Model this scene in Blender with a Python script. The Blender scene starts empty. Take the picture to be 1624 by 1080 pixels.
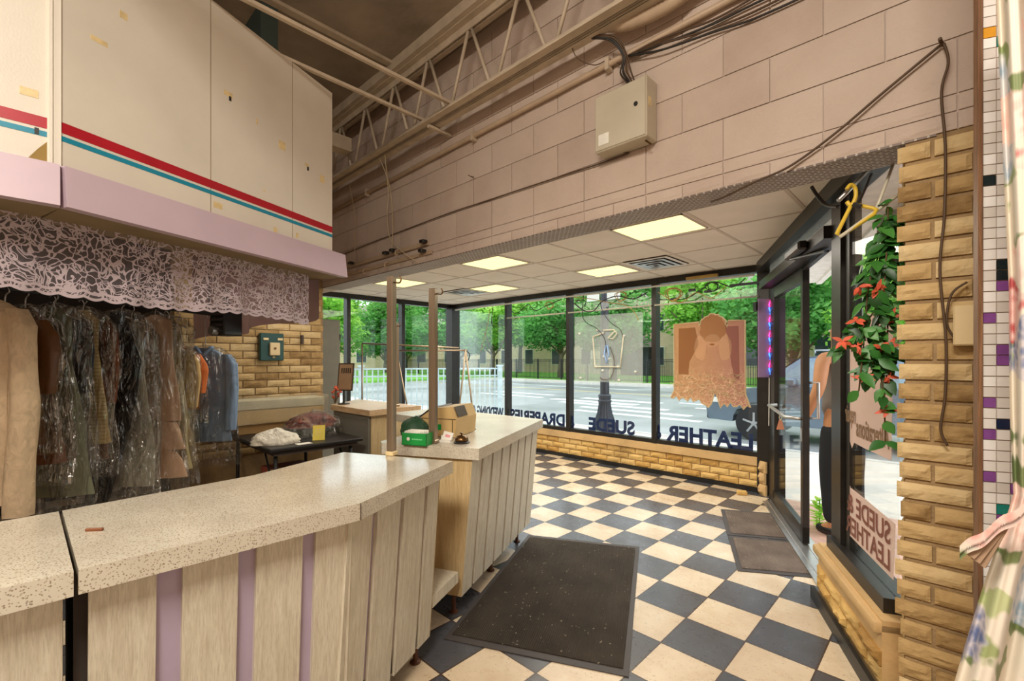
import bpy, bmesh, math, random
from mathutils import Vector, Matrix, noise
R = math.radians
random.seed(7)
SC = bpy.context.scene
COL = SC.collection

# ------------------------------------------------------------------ camera
CAM_Z = 1.4286
cd = bpy.data.cameras.new('camera'); cam = bpy.data.objects.new('camera', cd); COL.objects.link(cam)
cd.sensor_fit = 'HORIZONTAL'; cd.sensor_width = 36.0
cd.lens = 728.0 / 1624.0 * 36.0
cd.shift_y = 30.0 / 1624.0
cd.clip_start = 0.02; cd.clip_end = 300
cam.location = (0, 0, CAM_Z)
cam.rotation_euler = (R(90), 0, R(44.0))
SC.camera = cam

# ------------------------------------------------------------------ world, lights, exposure
W = bpy.data.worlds.new('overcast_sky'); SC.world = W; W.use_nodes = True
wn = W.node_tree; wn.nodes.clear()
wo = wn.nodes.new('ShaderNodeOutputWorld'); wb = wn.nodes.new('ShaderNodeBackground')
wb.inputs['Color'].default_value = (0.86, 0.93, 1.0, 1); wb.inputs['Strength'].default_value = 2.5
wn.links.new(wb.outputs[0], wo.inputs[0])

def area(name, loc, size, power, color, rot=(0, 0, 0), size_y=None):
    l = bpy.data.lights.new(name, 'AREA'); l.energy = power; l.color = color; l.size = size
    if size_y: l.shape = 'RECTANGLE'; l.size_y = size_y
    o = bpy.data.objects.new(name, l); COL.objects.link(o); o.location = loc; o.rotation_euler = rot
    return o
WARM = (1.0, 0.92, 0.80)
area('shop_tube_light', (0.1, -0.9, 3.55), 1.3, 150, WARM, (R(25), 0, 0), 0.4)
area('shop_tube_light', (-1.9, -2.2, 3.55), 1.3, 62, WARM, (R(15), 0, 0), 0.4)
area('garment_fill_light', (-4.5, 1.75, 2.24), 0.7, 8, WARM, (0, 0, 0), 0.25)  # unseen lamp added to brighten the garment end and brick wall
area('lobby_light', (-3.2, 3.9, 2.36), 3.6, 85, (1.0, 0.93, 0.8), (0, 0, 0), 1.2)
SC.view_settings.view_transform = 'Standard'
SC.view_settings.look = 'None'
SC.view_settings.exposure = 0.0
SC.view_settings.gamma = 1.0
SC.view_settings.use_curve_mapping = False
SC.cycles.max_bounces = 10
SC.cycles.transparent_max_bounces = 24
SC.cycles.sample_clamp_indirect = 6.0

# ------------------------------------------------------------------ materials
def lin(r, g, b):
    f = lambda c: (c / 255 / 12.92) if c / 255 <= 0.04045 else ((c / 255 + 0.055) / 1.055) ** 2.4
    return (f(r), f(g), f(b), 1.0)

class NT:
    def __init__(s, name):
        s.m = bpy.data.materials.new(name); s.m.use_nodes = True
        s.t = s.m.node_tree; s.t.nodes.clear()
        s.out = s.n('ShaderNodeOutputMaterial')
    def n(s, t, **kw):
        x = s.t.nodes.new(t)
        for k, v in kw.items(): setattr(x, k, v)
        return x
    def l(s, a, b): s.t.links.new(a, b)
    def coord(s, scale=(1, 1, 1), rot=(0, 0, 0), loc=(0, 0, 0)):
        tc = s.n('ShaderNodeTexCoord'); mp = s.n('ShaderNodeMapping')
        mp.inputs['Scale'].default_value = scale; mp.inputs['Rotation'].default_value = rot; mp.inputs['Location'].default_value = loc
        s.l(tc.outputs['Object'], mp.inputs['Vector']); return mp.outputs[0]
    def noise(s, vec, scale, detail=3, rough=0.55, dist=0.0):
        x = s.n('ShaderNodeTexNoise'); x.inputs['Scale'].default_value = scale
        x.inputs['Detail'].default_value = detail; x.inputs['Roughness'].default_value = rough; x.inputs['Distortion'].default_value = dist
        if vec is not None: s.l(vec, x.inputs['Vector'])
        return x.outputs['Fac']
    def ramp(s, fac, stops, interp='LINEAR'):
        x = s.n('ShaderNodeValToRGB'); x.color_ramp.interpolation = interp
        e = x.color_ramp.elements
        while len(e) < len(stops): e.new(0.5)
        for i, (p, c) in enumerate(stops):
            e[i].position = p; e[i].color = c if len(c) == 4 else (*c, 1)
        if fac is not None: s.l(fac, x.inputs['Fac'])
        return x.outputs['Color']
    def mix(s, fac, a, b, blend='MIX'):
        x = s.n('ShaderNodeMix', data_type='RGBA', blend_type=blend)
        for sock, v in ((x.inputs[0], fac), (x.inputs[6], a), (x.inputs[7], b)):
            if isinstance(v, (int, float)): sock.default_value = v
            elif isinstance(v, tuple): sock.default_value = v
            else: s.l(v, sock)
        return x.outputs[2]
    def math(s, op, a, b=0.5):
        x = s.n('ShaderNodeMath', operation=op)
        for i, v in enumerate((a, b)):
            if isinstance(v, (int, float)): x.inputs[i].default_value = v
            else: s.l(v, x.inputs[i])
        return x.outputs[0]
    def bump(s, h, strength=0.3, dist=0.01):
        x = s.n('ShaderNodeBump'); x.inputs['Strength'].default_value = strength; x.inputs['Distance'].default_value = dist
        s.l(h, x.inputs['Height']); return x.outputs[0]
    def attr(s, name):
        x = s.n('ShaderNodeAttribute'); x.attribute_name = name; return x.outputs['Fac']
    def bsdf(s, color, rough=0.6, metal=0.0, normal=None, spec=0.5, **kw):
        x = s.n('ShaderNodeBsdfPrincipled')
        for k, v in (('Base Color', color), ('Roughness', rough), ('Metallic', metal), ('Specular IOR Level', spec)):
            if isinstance(v, (int, float, tuple)): x.inputs[k].default_value = v
            else: s.l(v, x.inputs[k])
        for k, v in kw.items(): x.inputs[k.replace('_', ' ')].default_value = v
        if normal is not None: s.l(normal, x.inputs['Normal'])
        s.l(x.outputs[0], s.out.inputs['Surface']); return x

def plain(name, c, rough=0.6, metal=0.0, var=0.12, scale=6.0, bump=0.0, bscale=60.0, spec=0.5, stretch=(1, 1, 1)):
    t = NT(name); v = t.coord(stretch)
    d = tuple(x * (1 - var) for x in c[:3]) + (1,); b = tuple(min(1, x * (1 + var)) for x in c[:3]) + (1,)
    colr = t.ramp(t.noise(v, scale, 4), [(0.3, d), (0.7, b)])
    nm = t.bump(t.noise(v, bscale, 2), bump) if bump else None
    t.bsdf(colr, rough, metal, nm, spec); return t.m

def tinted(name, stops, rough=0.8, nscale=18.0, namt=0.35, bump=0.5, bscale=45.0, spec=0.3, dirt=None):
    """colour from a per-face 'tint' value with noise on top"""
    t = NT(name); v = t.coord()
    f = t.math('ADD', t.attr('tint'), t.math('MULTIPLY', t.math('SUBTRACT', t.noise(v, nscale, 5), 0.5), namt))
    c = t.ramp(f, stops)
    if dirt: c = t.mix(t.ramp(t.noise(v, 1.7, 5, 0.6), [(0.5, (0, 0, 0)), (0.72, (1, 1, 1))]), c, t.mix(0.55, c, dirt))
    t.bsdf(c, rough, 0, t.bump(t.noise(v, bscale, 4), bump, 0.006) if bump else None, spec); return t.m

def emit(name, c, s):
    t = NT(name); e = t.n('ShaderNodeEmission'); e.inputs[0].default_value = c; e.inputs[1].default_value = s
    t.l(e.outputs[0], t.out.inputs['Surface']); return t.m

def glassy(name, tint=(1, 1, 1, 1), refl=0.06, rough=0.02, haze=0.0, hazec=(1, 1, 1, 1), wrinkle=0.0, wscale=14.0, stretch=(1, 1, 1)):
    """clear sheet: transparent with a little gloss, optionally a thin diffuse film"""
    t = NT(name)
    tr = t.n('ShaderNodeBsdfTransparent'); tr.inputs[0].default_value = tint
    gl = t.n('ShaderNodeBsdfGlossy'); gl.inputs['Roughness'].default_value = rough
    lw = t.n('ShaderNodeLayerWeight'); lw.inputs['Blend'].default_value = 0.25
    if wrinkle:
        v = t.coord(stretch); nrm = t.bump(t.noise(v, wscale, 3, 0.5, 1.6), wrinkle, 0.22)
        t.l(nrm, gl.inputs['Normal'])
    fac = t.math('MULTIPLY_ADD', lw.outputs['Fresnel'], 0.35 if wrinkle else 0.22)
    fac.node.inputs[2].default_value = refl
    base = tr.outputs[0]
    if haze:
        df = t.n('ShaderNodeBsdfDiffuse'); df.inputs[0].default_value = hazec
        mh = t.n('ShaderNodeMixShader'); mh.inputs[0].default_value = haze
        t.l(tr.outputs[0], mh.inputs[1]); t.l(df.outputs[0], mh.inputs[2]); base = mh.outputs[0]
    mx = t.n('ShaderNodeMixShader'); t.l(fac, mx.inputs[0]); t.l(base, mx.inputs[1]); t.l(gl.outputs[0], mx.inputs[2])
    t.l(mx.outputs[0], t.out.inputs['Surface']); return t.m

def film(name, colr, alpha):
    """translucent print on glass: part diffuse/translucent, part see-through"""
    t = NT(name); df = t.n('ShaderNodeBsdfDiffuse'); tl = t.n('ShaderNodeBsdfTranslucent'); tr = t.n('ShaderNodeBsdfTransparent')
    if callable(colr):
        c = colr(t); t.l(c, df.inputs[0]); t.l(c, tl.inputs[0])
    else: df.inputs[0].default_value = colr; tl.inputs[0].default_value = colr
    a = t.n('ShaderNodeMixShader'); a.inputs[0].default_value = 0.5; t.l(df.outputs[0], a.inputs[1]); t.l(tl.outputs[0], a.inputs[2])
    b = t.n('ShaderNodeMixShader'); b.inputs[0].default_value = alpha; t.l(tr.outputs[0], b.inputs[1]); t.l(a.outputs[0], b.inputs[2])
    t.l(b.outputs[0], t.out.inputs['Surface']); return t.m

M = {}
def floor_mat():
    t = NT('checker_tile'); v = t.coord()
    sp = t.n('ShaderNodeSeparateXYZ'); t.l(v, sp.inputs[0])
    T = 0.3048
    def cell(o, off):
        x = t.math('MULTIPLY', t.math('SUBTRACT', o, off), 1 / T)
        fr = t.math('FRACT', x); fl = t.math('FLOOR', x)
        e = t.math('LESS_THAN', t.math('ABSOLUTE', t.math('SUBTRACT', fr, 0.5)), 0.487)
        return fl, e
    fx, ex = cell(sp.outputs[0], FLOOR_OX); fy, ey = cell(sp.outputs[1], FLOOR_OY)
    par = t.math('FLOORED_MODULO', t.math('ADD', fx, fy), 2.0)
    cmb = t.n('ShaderNodeCombineXYZ'); t.l(fx, cmb.inputs[0]); t.l(fy, cmb.inputs[1])
    wn_ = t.n('ShaderNodeTexWhiteNoise'); t.l(cmb.outputs[0], wn_.inputs['Vector'])
    n1 = t.noise(v, 2.2, 6, 0.65); n2 = t.noise(v, 70, 3); n3 = t.noise(v, 14, 5, 0.7)
    light = t.ramp(n1, [(0.3, lin(198, 172, 140)), (0.55, lin(222, 203, 174)), (0.8, lin(232, 218, 194))])
    light = t.mix(t.ramp(n2, [(0.62, (0, 0, 0)), (0.7, (0.7, 0.7, 0.7))]), light, lin(150, 118, 88))
    light = t.mix(t.ramp(n3, [(0.6, (0, 0, 0)), (0.8, (0.4, 0.4, 0.4))]), light, lin(160, 122, 84))
    dark = t.ramp(n1, [(0.3, lin(60, 60, 64)), (0.7, lin(84, 87, 94))])
    dark = t.mix(t.ramp(n3, [(0.62, (0, 0, 0)), (0.8, (0.5, 0.5, 0.5))]), dark, lin(100, 102, 106))
    c = t.mix(par, light, dark)
    c = t.mix(t.math('MULTIPLY', wn_.outputs[0], 0.14), c, lin(120, 100, 80))
    c = t.mix(t.math('MULTIPLY', ex, ey), lin(70, 55, 45), c)
    ro = t.math('MULTIPLY_ADD', n3, 0.35); ro.node.inputs[2].default_value = 0.12
    t.bsdf(c, ro, 0, t.bump(n1, 0.08, 0.01), 0.5); return t.m
FLOOR_OX, FLOOR_OY = -0.765, 2.798   # a tile corner

def wood_mat(name, c1, c2, c3, axis='Z', rough=0.45, scale=1.0):
    t = NT(name); s = {'Z': (28, 28, 1.6), 'X': (1.6, 28, 28), 'Y': (28, 1.6, 28)}[axis]
    v = t.coord(tuple(x * scale for x in s)); v2 = t.coord(tuple(x * scale * 3.5 for x in s))
    a = t.noise(v, 2.2, 5, 0.6, 0.8); b = t.noise(v2, 3.0, 3, 0.6)
    c = t.ramp(a, [(0.32, c1), (0.52, c2), (0.7, c3)])
    c = t.mix(t.ramp(b, [(0.45, (0, 0, 0)), (0.75, (0.7, 0.7, 0.7))]), c, tuple(x * .8 for x in c1[:3]) + (1,))
    t.bsdf(c, rough, 0, t.bump(b, 0.1, 0.003)); return t.m

def speckle_mat(nm='speckled_laminate', ro=0.16, coat=0.35):
    t = NT(nm); v = t.coord()
    d = t.noise(v, 60, 2)
    vo = t.n('ShaderNodeTexVoronoi'); vo.inputs['Scale'].default_value = 175; t.l(v, vo.inputs['Vector'])
    hue = t.ramp(vo.outputs['Color'], [(0.0, lin(120, 100, 76)), (0.4, lin(150, 132, 104)), (0.8, lin(118, 112, 104))], 'CONSTANT')
    spot = t.ramp(t.math('ADD', vo.outputs['Distance'], t.math('MULTIPLY', d, 0.25)), [(0.36, (1, 1, 1)), (0.5, (0, 0, 0))])
    base = t.ramp(t.noise(v, 5, 4), [(0.3, lin(194, 184, 166)), (0.7, lin(212, 204, 186))])
    t.bsdf(t.mix(t.math('MULTIPLY', spot, 0.8), base, hue), ro, 0, t.bump(t.noise(v, 9, 2), 0.04, 0.01), 0.5, Coat_Weight=coat, Coat_Roughness=0.1); return t.m

def lace_mat():
    t = NT('white_lace'); v = t.coord()
    nz = t.n('ShaderNodeTexNoise'); nz.inputs['Scale'].default_value = 9; t.l(v, nz.inputs['Vector'])
    va = t.n('ShaderNodeVectorMath', operation='MULTIPLY_ADD'); t.l(nz.outputs['Color'], va.inputs[0])
    va.inputs[1].default_value = (0.16, 0.16, 0.16); t.l(v, va.inputs[2])
    def cells(scale, th, vec):
        x = t.n('ShaderNodeTexVoronoi', feature='DISTANCE_TO_EDGE'); x.inputs['Scale'].default_value = scale
        t.l(vec, x.inputs['Vector']); return t.math('LESS_THAN', x.outputs['Distance'], th)
    big = cells(27, 0.068, va.outputs[0])
    vb = t.n('ShaderNodeVectorMath', operation='ADD'); t.l(va.outputs[0], vb.inputs[0]); vb.inputs[1].default_value = (3.3, 1.7, 5.1)
    big2 = cells(37, 0.055, vb.outputs[0])
    patch = t.math('GREATER_THAN', t.noise(v, 7, 2), 0.42)
    a = t.math('MAXIMUM', big, t.math('MULTIPLY', big2, patch))
    edge = t.attr('tint')
    a = t.math('MAXIMUM', a, edge)
    fine = t.math('MULTIPLY', t.noise(v, 420, 1), 0.34)
    a = t.math('MAXIMUM', a, fine)
    df = t.n('ShaderNodeBsdfDiffuse'); df.inputs[0].default_value = lin(216, 200, 206)
    tl = t.n('ShaderNodeBsdfTranslucent'); tl.inputs[0].default_value = lin(210, 190, 196)
    ms = t.n('ShaderNodeMixShader'); ms.inputs[0].default_value = 0.3; t.l(df.outputs[0], ms.inputs[1]); t.l(tl.outputs[0], ms.inputs[2])
    tr = t.n('ShaderNodeBsdfTransparent'); m2 = t.n('ShaderNodeMixShader')
    t.l(a, m2.inputs[0]); t.l(tr.outputs[0], m2.inputs[1]); t.l(ms.outputs[0], m2.inputs[2]); t.l(m2.outputs[0], t.out.inputs['Surface']); return t.m

def floral_mat():
    t = NT('floral_chintz'); v = t.coord()
    nz = t.n('ShaderNodeTexNoise'); nz.inputs['Scale'].default_value = 14; t.l(v, nz.inputs['Vector'])
    va = t.n('ShaderNodeVectorMath', operation='MULTIPLY_ADD'); t.l(nz.outputs['Color'], va.inputs[0])
    va.inputs[1].default_value = (0.07, 0.07, 0.07); t.l(v, va.inputs[2])
    def vor(scale, off):
        ad = t.n('ShaderNodeVectorMath', operation='ADD'); ad.inputs[1].default_value = off; t.l(va.outputs[0], ad.inputs[0])
        x = t.n('ShaderNodeTexVoronoi'); x.inputs['Scale'].default_value = scale; t.l(ad.outputs[0], x.inputs['Vector']); return x
    f = vor(6.5, (0, 0, 0)); g = vor(8.5, (2, 5, 1)); p = vor(34, (1, 1, 1))
    base = lin(222, 212, 196)
    leaf = t.ramp(g.outputs['Color'], [(0, lin(122, 134, 88)), (0.5, lin(150, 160, 108)), (0.8, lin(180, 186, 138))], 'CONSTANT')
    flow = t.ramp(f.outputs['Color'], [(0, lin(190, 100, 98)), (0.3, lin(214, 150, 140)), (0.5, lin(108, 120, 158)), (0.62, lin(226, 190, 178)), (0.8, lin(160, 176, 188))], 'CONSTANT')
    petal = t.mix(t.ramp(p.outputs['Distance'], [(0.2, (0, 0, 0)), (0.6, (0.6, 0.6, 0.6))]), flow, lin(240, 226, 214))
    c = t.mix(t.ramp(g.outputs['Distance'], [(0.30, (1, 1, 1)), (0.36, (0, 0, 0))]), base, leaf)
    c = t.mix(t.ramp(f.outputs['Distance'], [(0.50, (1, 1, 1)), (0.54, (0, 0, 0))]), c, petal)
    t.bsdf(c, 0.55, 0, None, 0.4); return t.m

def block_mat():
    t = NT('painted_block'); v = t.coord()
    f = t.math('ADD', t.attr('tint'), t.math('MULTIPLY', t.math('SUBTRACT', t.noise(v, 3.0, 5, 0.6), 0.5), 0.8))
    c = t.ramp(f, [(0.1, lin(180, 158, 144)), (0.5, lin(198, 178, 163)), (0.9, lin(208, 190, 176))])
    t.bsdf(c, 0.6, 0, t.bump(t.noise(v, 70, 5), 0.6, 0.006), 0.35); return t.m

def wrinkled(name, c, rough=0.4, spec=0.5, s=7, amt=0.3, var=0.12):
    t = NT(name); v = t.coord((1, 1, 0.6))
    d = tuple(x * (1 - var) for x in c[:3]) + (1,); b = tuple(min(1, x * (1 + var)) for x in c[:3]) + (1,)
    n = t.noise(v, s, 3, 0.5, 1.0)
    t.bsdf(t.ramp(n, [(0.3, d), (0.7, b)]), rough, 0, t.bump(n, amt, 0.03), spec); return t.m

M['floor'] = None
M['laminate'] = speckle_mat()
M['laminate_dull'] = speckle_mat('dull_laminate', 0.3, 0.05)
M['lace'] = lace_mat()
M['floral'] = floral_mat()
M['block'] = block_mat()
M['brick'] = tinted('tan_rock_brick', [(0.0, lin(136, 106, 66)), (0.35, lin(186, 154, 104)), (0.7, lin(204, 174, 124)), (1.0, lin(218, 194, 148))], 0.8, 16, 0.6, 1.0, 30)
M['mortar'] = plain('brick_mortar', lin(158, 130, 92), 0.9, 0, 0.2, 9, 0.5, 80)
M['knee_brick'] = tinted('yellow_rock_brick', [(0.0, lin(176, 130, 66)), (0.4, lin(214, 172, 100)), (1.0, lin(232, 198, 132))], 0.75, 14, 0.45, 0.9, 30, dirt=lin(110, 78, 40))
M['stone_cap'] = plain('painted_cap_stone', lin(206, 170, 118), 0.6, 0, 0.15, 5, 0.25, 40)
M['lath'] = None
M['roofdeck'] = plain('stained_roof_deck', lin(152, 137, 120), 0.9, 0, 0.38, 1.3, 0.3, 14)
M['steelpaint'] = plain('cream_painted_steel', lin(194, 177, 154), 0.5, 0, 0.15, 8)
M['pipe'] = plain('painted_pipe', lin(184, 160, 134), 0.5, 0, 0.12, 8)
M['wire_black'] = plain('black_wire', lin(40, 34, 28), 0.5)
M['wire_brown'] = plain('brown_wire', lin(84, 62, 42), 0.6)
M['wire_tan'] = plain('tan_cord', lin(190, 156, 88), 0.6)
M['panel_cream'] = plain('cream_enamel_panel', lin(222, 214, 199), 0.42, 0, 0.07, 2.0, 0.04, 120)
M['red'] = plain('red_tape', lin(176, 22, 40), 0.4, 0, 0.08)
M['blue'] = plain('teal_tape', lin(24, 138, 166), 0.4, 0, 0.08)
M['lavender'] = plain('lavender_laminate', lin(200, 178, 190), 0.4, 0, 0.05, 3)
M['lavender_dark'] = plain('lavender_strip', lin(176, 160, 182), 0.45, 0, 0.06, 3)
M['underside'] = plain('raw_board', lin(140, 120, 88), 0.8, 0, 0.15)
M['tape'] = plain('yellowed_tape', lin(226, 202, 150), 0.5, 0, 0.15, 30)
M['wood_panel'] = wood_mat('pale_woodgrain', lin(194, 182, 160), lin(212, 203, 182), lin(220, 213, 194))
M['wood_side'] = wood_mat('tan_woodgrain', lin(188, 160, 116), lin(204, 178, 132), lin(212, 188, 144))
M['desk_top'] = wood_mat('desk_laminate', lin(176, 142, 104), lin(200, 168, 128), lin(212, 182, 142), 'X', 0.35)
M['carcass'] = plain('dark_carcass', lin(66, 56, 50), 0.7)
M['rust'] = plain('brown_leg_metal', lin(98, 62, 44), 0.5, 0.3)
M['mat_rubber'] = None
M['frame'] = plain('bronze_frame', lin(44, 40, 36), 0.38, 0.3, 0.2, 12)
M['frame_lit'] = plain('bronze_frame_lit', lin(70, 62, 54), 0.4, 0.3, 0.15)  # paler bronze copy, light on the side put into the colour
M['glass'] = glassy('window_glass', (0.97, 0.99, 0.98, 1), 0.02)
M['acrylic'] = glassy('hazy_acrylic', (0.94, 0.97, 0.97, 1), 0.04, 0.05, 0.22, (0.8, 0.85, 0.85, 1))
M['plastic_bag'] = glassy('clear_garment_bag', (0.975, 0.97, 0.95, 1), 0.14, 0.085, 0.012, lin(226, 220, 204), 1.0, 10, (1, 1, 0.35))
M['bag_white'] = glassy('cloudy_bag', (0.95, 0.94, 0.9, 1), 0.08, 0.2, 0.16, lin(236, 214, 170), 1.0, 22)
M['white'] = plain('white_paint', lin(228, 224, 214), 0.5, 0, 0.04)
M['ceil'] = plain('acoustic_tile', lin(236, 226, 212), 0.85, 0, 0.05, 3, 0.3, 160)
M['ceil_grid'] = plain('ceiling_grid', lin(206, 190, 172), 0.5, 0, 0.05)
M['aluminium'] = plain('brushed_aluminium', lin(190, 188, 184), 0.32, 0.85, 0.1, 30)
M['navy'] = plain('navy_vinyl', lin(22, 44, 92), 0.5)
M['ebox'] = plain('grey_enamel_box', lin(196, 186, 164), 0.4, 0, 0.06)
M['ivory'] = plain('ivory_plastic', lin(220, 196, 150), 0.4, 0, 0.05)
M['bronze_post'] = plain('brushed_bronze_post', lin(146, 128, 106), 0.3, 0.7, 0.2, 40, stretch=(1, 1, 0.05))
M['black'] = plain('black_plastic', lin(30, 28, 27), 0.45)
M['brass'] = plain('dark_brass', lin(104, 76, 44), 0.3, 0.8)
M['green'] = plain('green_card', lin(28, 150, 66), 0.4)
M['paper'] = plain('white_paper', lin(240, 236, 224), 0.7)
M['yellow'] = plain('yellow_tag', lin(238, 214, 84), 0.6)
M['register'] = plain('tan_register_case', lin(198, 166, 112), 0.45, 0, 0.06)
M['dkbrown'] = plain('dark_brown_plastic', lin(62, 44, 32), 0.4)
M['card'] = plain('cardboard', lin(182, 144, 92), 0.8, 0, 0.1)
M['redbox'] = plain('red_brown_carton', lin(150, 70, 48), 0.75, 0, 0.15)
M['grey_cab'] = plain('grey_locker_paint', lin(120, 116, 104), 0.5, 0, 0.06)
M['device'] = plain('teal_green_enamel', lin(34, 74, 70), 0.4, 0, 0.1)
M['leaf_ivy'] = tinted('ivy_leaf', [(0, lin(26, 66, 22)), (0.5, lin(48, 108, 40)), (1, lin(84, 146, 62))], 0.45, 20, 0.3, 0, spec=0.5)
M['coral'] = plain('coral_petal', lin(206, 88, 58), 0.6, 0, 0.25, 30)
M['stem'] = plain('brown_stem', lin(92, 70, 44), 0.8)
M['yellow_plastic'] = plain('yellow_hanger_plastic', lin(222, 186, 60), 0.4)
M['skin'] = plain('tanned_skin', lin(200, 142, 100), 0.55, 0, 0.06)
M['grey_cloth'] = plain('grey_ribbed_cloth', lin(120, 112, 106), 0.85, 0, 0.12)
M['black_cloth'] = plain('black_cloth', lin(26, 27, 32), 0.85, 0, 0.15)
M['hair'] = plain('dark_hair', lin(52, 38, 28), 0.6)
M['asphalt'] = None
M['concrete'] = plain('sidewalk_concrete', lin(216, 206, 192), 0.7, 0, 0.12, 2, 0.2, 60)
M['pavers'] = plain('red_pavers', lin(212, 170, 150), 0.75, 0, 0.2, 9, 0.3, 30)
M['roadline'] = plain('white_road_paint', lin(238, 238, 234), 0.6)
M['roadyellow'] = plain('yellow_road_paint', lin(226, 200, 120), 0.6)
M['grass'] = plain('lawn', lin(112, 176, 56), 0.9, 0, 0.3, 3, 0.6, 30)
M['kerb'] = plain('kerb_stone', lin(206, 202, 194), 0.7)
M['iron'] = plain('black_iron', lin(28, 30, 32), 0.5, 0.2)
M['lamp_iron'] = plain('lamp_post_paint', lin(56, 58, 66), 0.4, 0.3)
M['galv'] = plain('pale_blue_railing', lin(196, 214, 220), 0.5, 0.1)
M['house_brick'] = None
M['house_trim'] = plain('window_trim', lin(230, 222, 206), 0.7)
M['dark_glass'] = plain('dark_window_glass', lin(70, 78, 86), 0.1)
M['roof'] = plain('grey_roof', lin(150, 134, 130), 0.85)
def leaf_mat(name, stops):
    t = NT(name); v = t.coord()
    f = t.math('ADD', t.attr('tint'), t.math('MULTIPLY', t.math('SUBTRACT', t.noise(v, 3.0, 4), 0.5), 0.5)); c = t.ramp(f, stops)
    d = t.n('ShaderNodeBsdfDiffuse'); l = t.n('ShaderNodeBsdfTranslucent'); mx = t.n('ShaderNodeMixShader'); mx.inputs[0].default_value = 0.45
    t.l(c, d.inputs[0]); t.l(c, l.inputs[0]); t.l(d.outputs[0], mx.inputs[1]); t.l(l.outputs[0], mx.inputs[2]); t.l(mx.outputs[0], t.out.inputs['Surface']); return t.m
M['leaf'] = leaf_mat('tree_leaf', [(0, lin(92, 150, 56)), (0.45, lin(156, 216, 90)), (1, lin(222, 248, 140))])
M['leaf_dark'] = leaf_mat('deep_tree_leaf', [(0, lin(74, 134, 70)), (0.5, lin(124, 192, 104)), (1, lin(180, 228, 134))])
M['bark'] = plain('bark', lin(120, 104, 86), 0.9, 0, 0.25, 6, 0.6, 20)
M['car'] = plain('blue_grey_car_paint', lin(112, 130, 146), 0.22, 0.5, 0.04)
M['tyre'] = plain('tyre_rubber', lin(34, 34, 36), 0.8)
M['carglass'] = plain('car_glass', lin(120, 140, 150), 0.08, 0.1)
M['rim'] = plain('alloy_rim', lin(180, 184, 190), 0.25, 0.8)
M['soffit'] = plain('weathered_white_soffit', lin(244, 240, 234), 0.7, 0, 0.12, 12)
M['tube'] = plain('clear_grey_tube', lin(214, 206, 184), 0.3)
M['lamp_panel'] = emit('yellowed_diffuser', (1.0, 0.88, 0.38, 1), 1.7)
M['neon_pink'] = emit('pink_neon', (1.0, 0.06, 0.35, 1), 3.0)
M['neon_blue'] = emit('blue_neon', (0.08, 0.25, 1.0, 1), 3.0)
M['curtain_mauve'] = plain('mauve_cloth', lin(128, 100, 98), 0.9, 0, 0.12)
M['rope'] = plain('string', lin(206, 188, 150), 0.8)

def lath_mat():
    t = NT('metal_lath'); v = t.coord((1, 1, 1))
    b = t.n('ShaderNodeTexBrick'); t.l(v, b.inputs['Vector']); b.inputs['Scale'].default_value = 1.0
    b.inputs['Brick Width'].default_value = 0.036; b.inputs['Row Height'].default_value = 0.02; b.inputs['Mortar Size'].default_value = 0.0042
    b.inputs['Color1'].default_value = lin(84, 77, 76); b.inputs['Color2'].default_value = lin(116, 107, 106); b.inputs['Mortar'].default_value = lin(214, 205, 196)
    c = t.mix(t.noise(v, 6, 4), b.outputs[0], lin(140, 120, 104))
    t.bsdf(c, 0.6, 0.2, t.bump(b.outputs['Fac'], 0.6, 0.01)); return t.m
M['lath'] = lath_mat()
def rubber_mat(name, c, lines=140, axis=0):
    t = NT(name); v = t.coord(); sp = t.n('ShaderNodeSeparateXYZ'); t.l(v, sp.inputs[0])
    w = t.math('SINE', t.math('MULTIPLY', sp.outputs[axis], lines * 2 * math.pi / 1.0))
    d = tuple(x * 0.7 for x in c[:3]) + (1,); b = tuple(x * 1.35 for x in c[:3]) + (1,)
    cc = t.ramp(t.noise(v, 4, 5), [(0.3, d), (0.7, b)])
    sp2 = t.ramp(t.noise(v, 55, 1), [(0.735, (0, 0, 0)), (0.75, (1, 1, 1))])
    t.bsdf(t.mix(sp2, cc, lin(150, 140, 120)), 0.85, 0, t.bump(w, 0.5, 0.004), 0.25); return t.m
M['mat_rubber'] = rubber_mat('ribbed_mat', lin(58, 50, 42), 90, 0)
M['mat_door'] = rubber_mat('worn_grey_mat', lin(104, 90, 80), 70, 0)
M['mat_edge'] = plain('mat_border', lin(66, 60, 58), 0.6)
def asphalt_mat():
    t = NT('wet_asphalt'); v = t.coord(); n = t.noise(v, 0.35, 4); n2 = t.noise(v, 30, 2)
    c = t.ramp(n, [(0.3, lin(150, 152, 152)), (0.7, lin(184, 186, 184))])
    c = t.mix(t.math('MULTIPLY', n2, 0.3), c, lin(110, 110, 110))
    ro = t.math('MULTIPLY_ADD', n, 0.5); ro.node.inputs[2].default_value = 0.12
    t.bsdf(c, ro, 0, t.bump(n2, 0.1, 0.01)); return t.m
M['asphalt'] = asphalt_mat()
def hbrick():
    t = NT('pale_house_brick'); v = t.coord((1, 1, 1), (R(90), 0, 0))
    b = t.n('ShaderNodeTexBrick'); t.l(v, b.inputs['Vector']); b.inputs['Scale'].default_value = 1.0
    b.inputs['Brick Width'].default_value = 0.5; b.inputs['Row Height'].default_value = 0.16; b.inputs['Mortar Size'].default_value = 0.012
    b.inputs['Color1'].default_value = lin(232, 202, 174); b.inputs['Color2'].default_value = lin(220, 188, 160); b.inputs['Mortar'].default_value = lin(224, 204, 178)
    t.bsdf(b.outputs[0], 0.85); return t.m
M['house_brick'] = hbrick()
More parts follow.
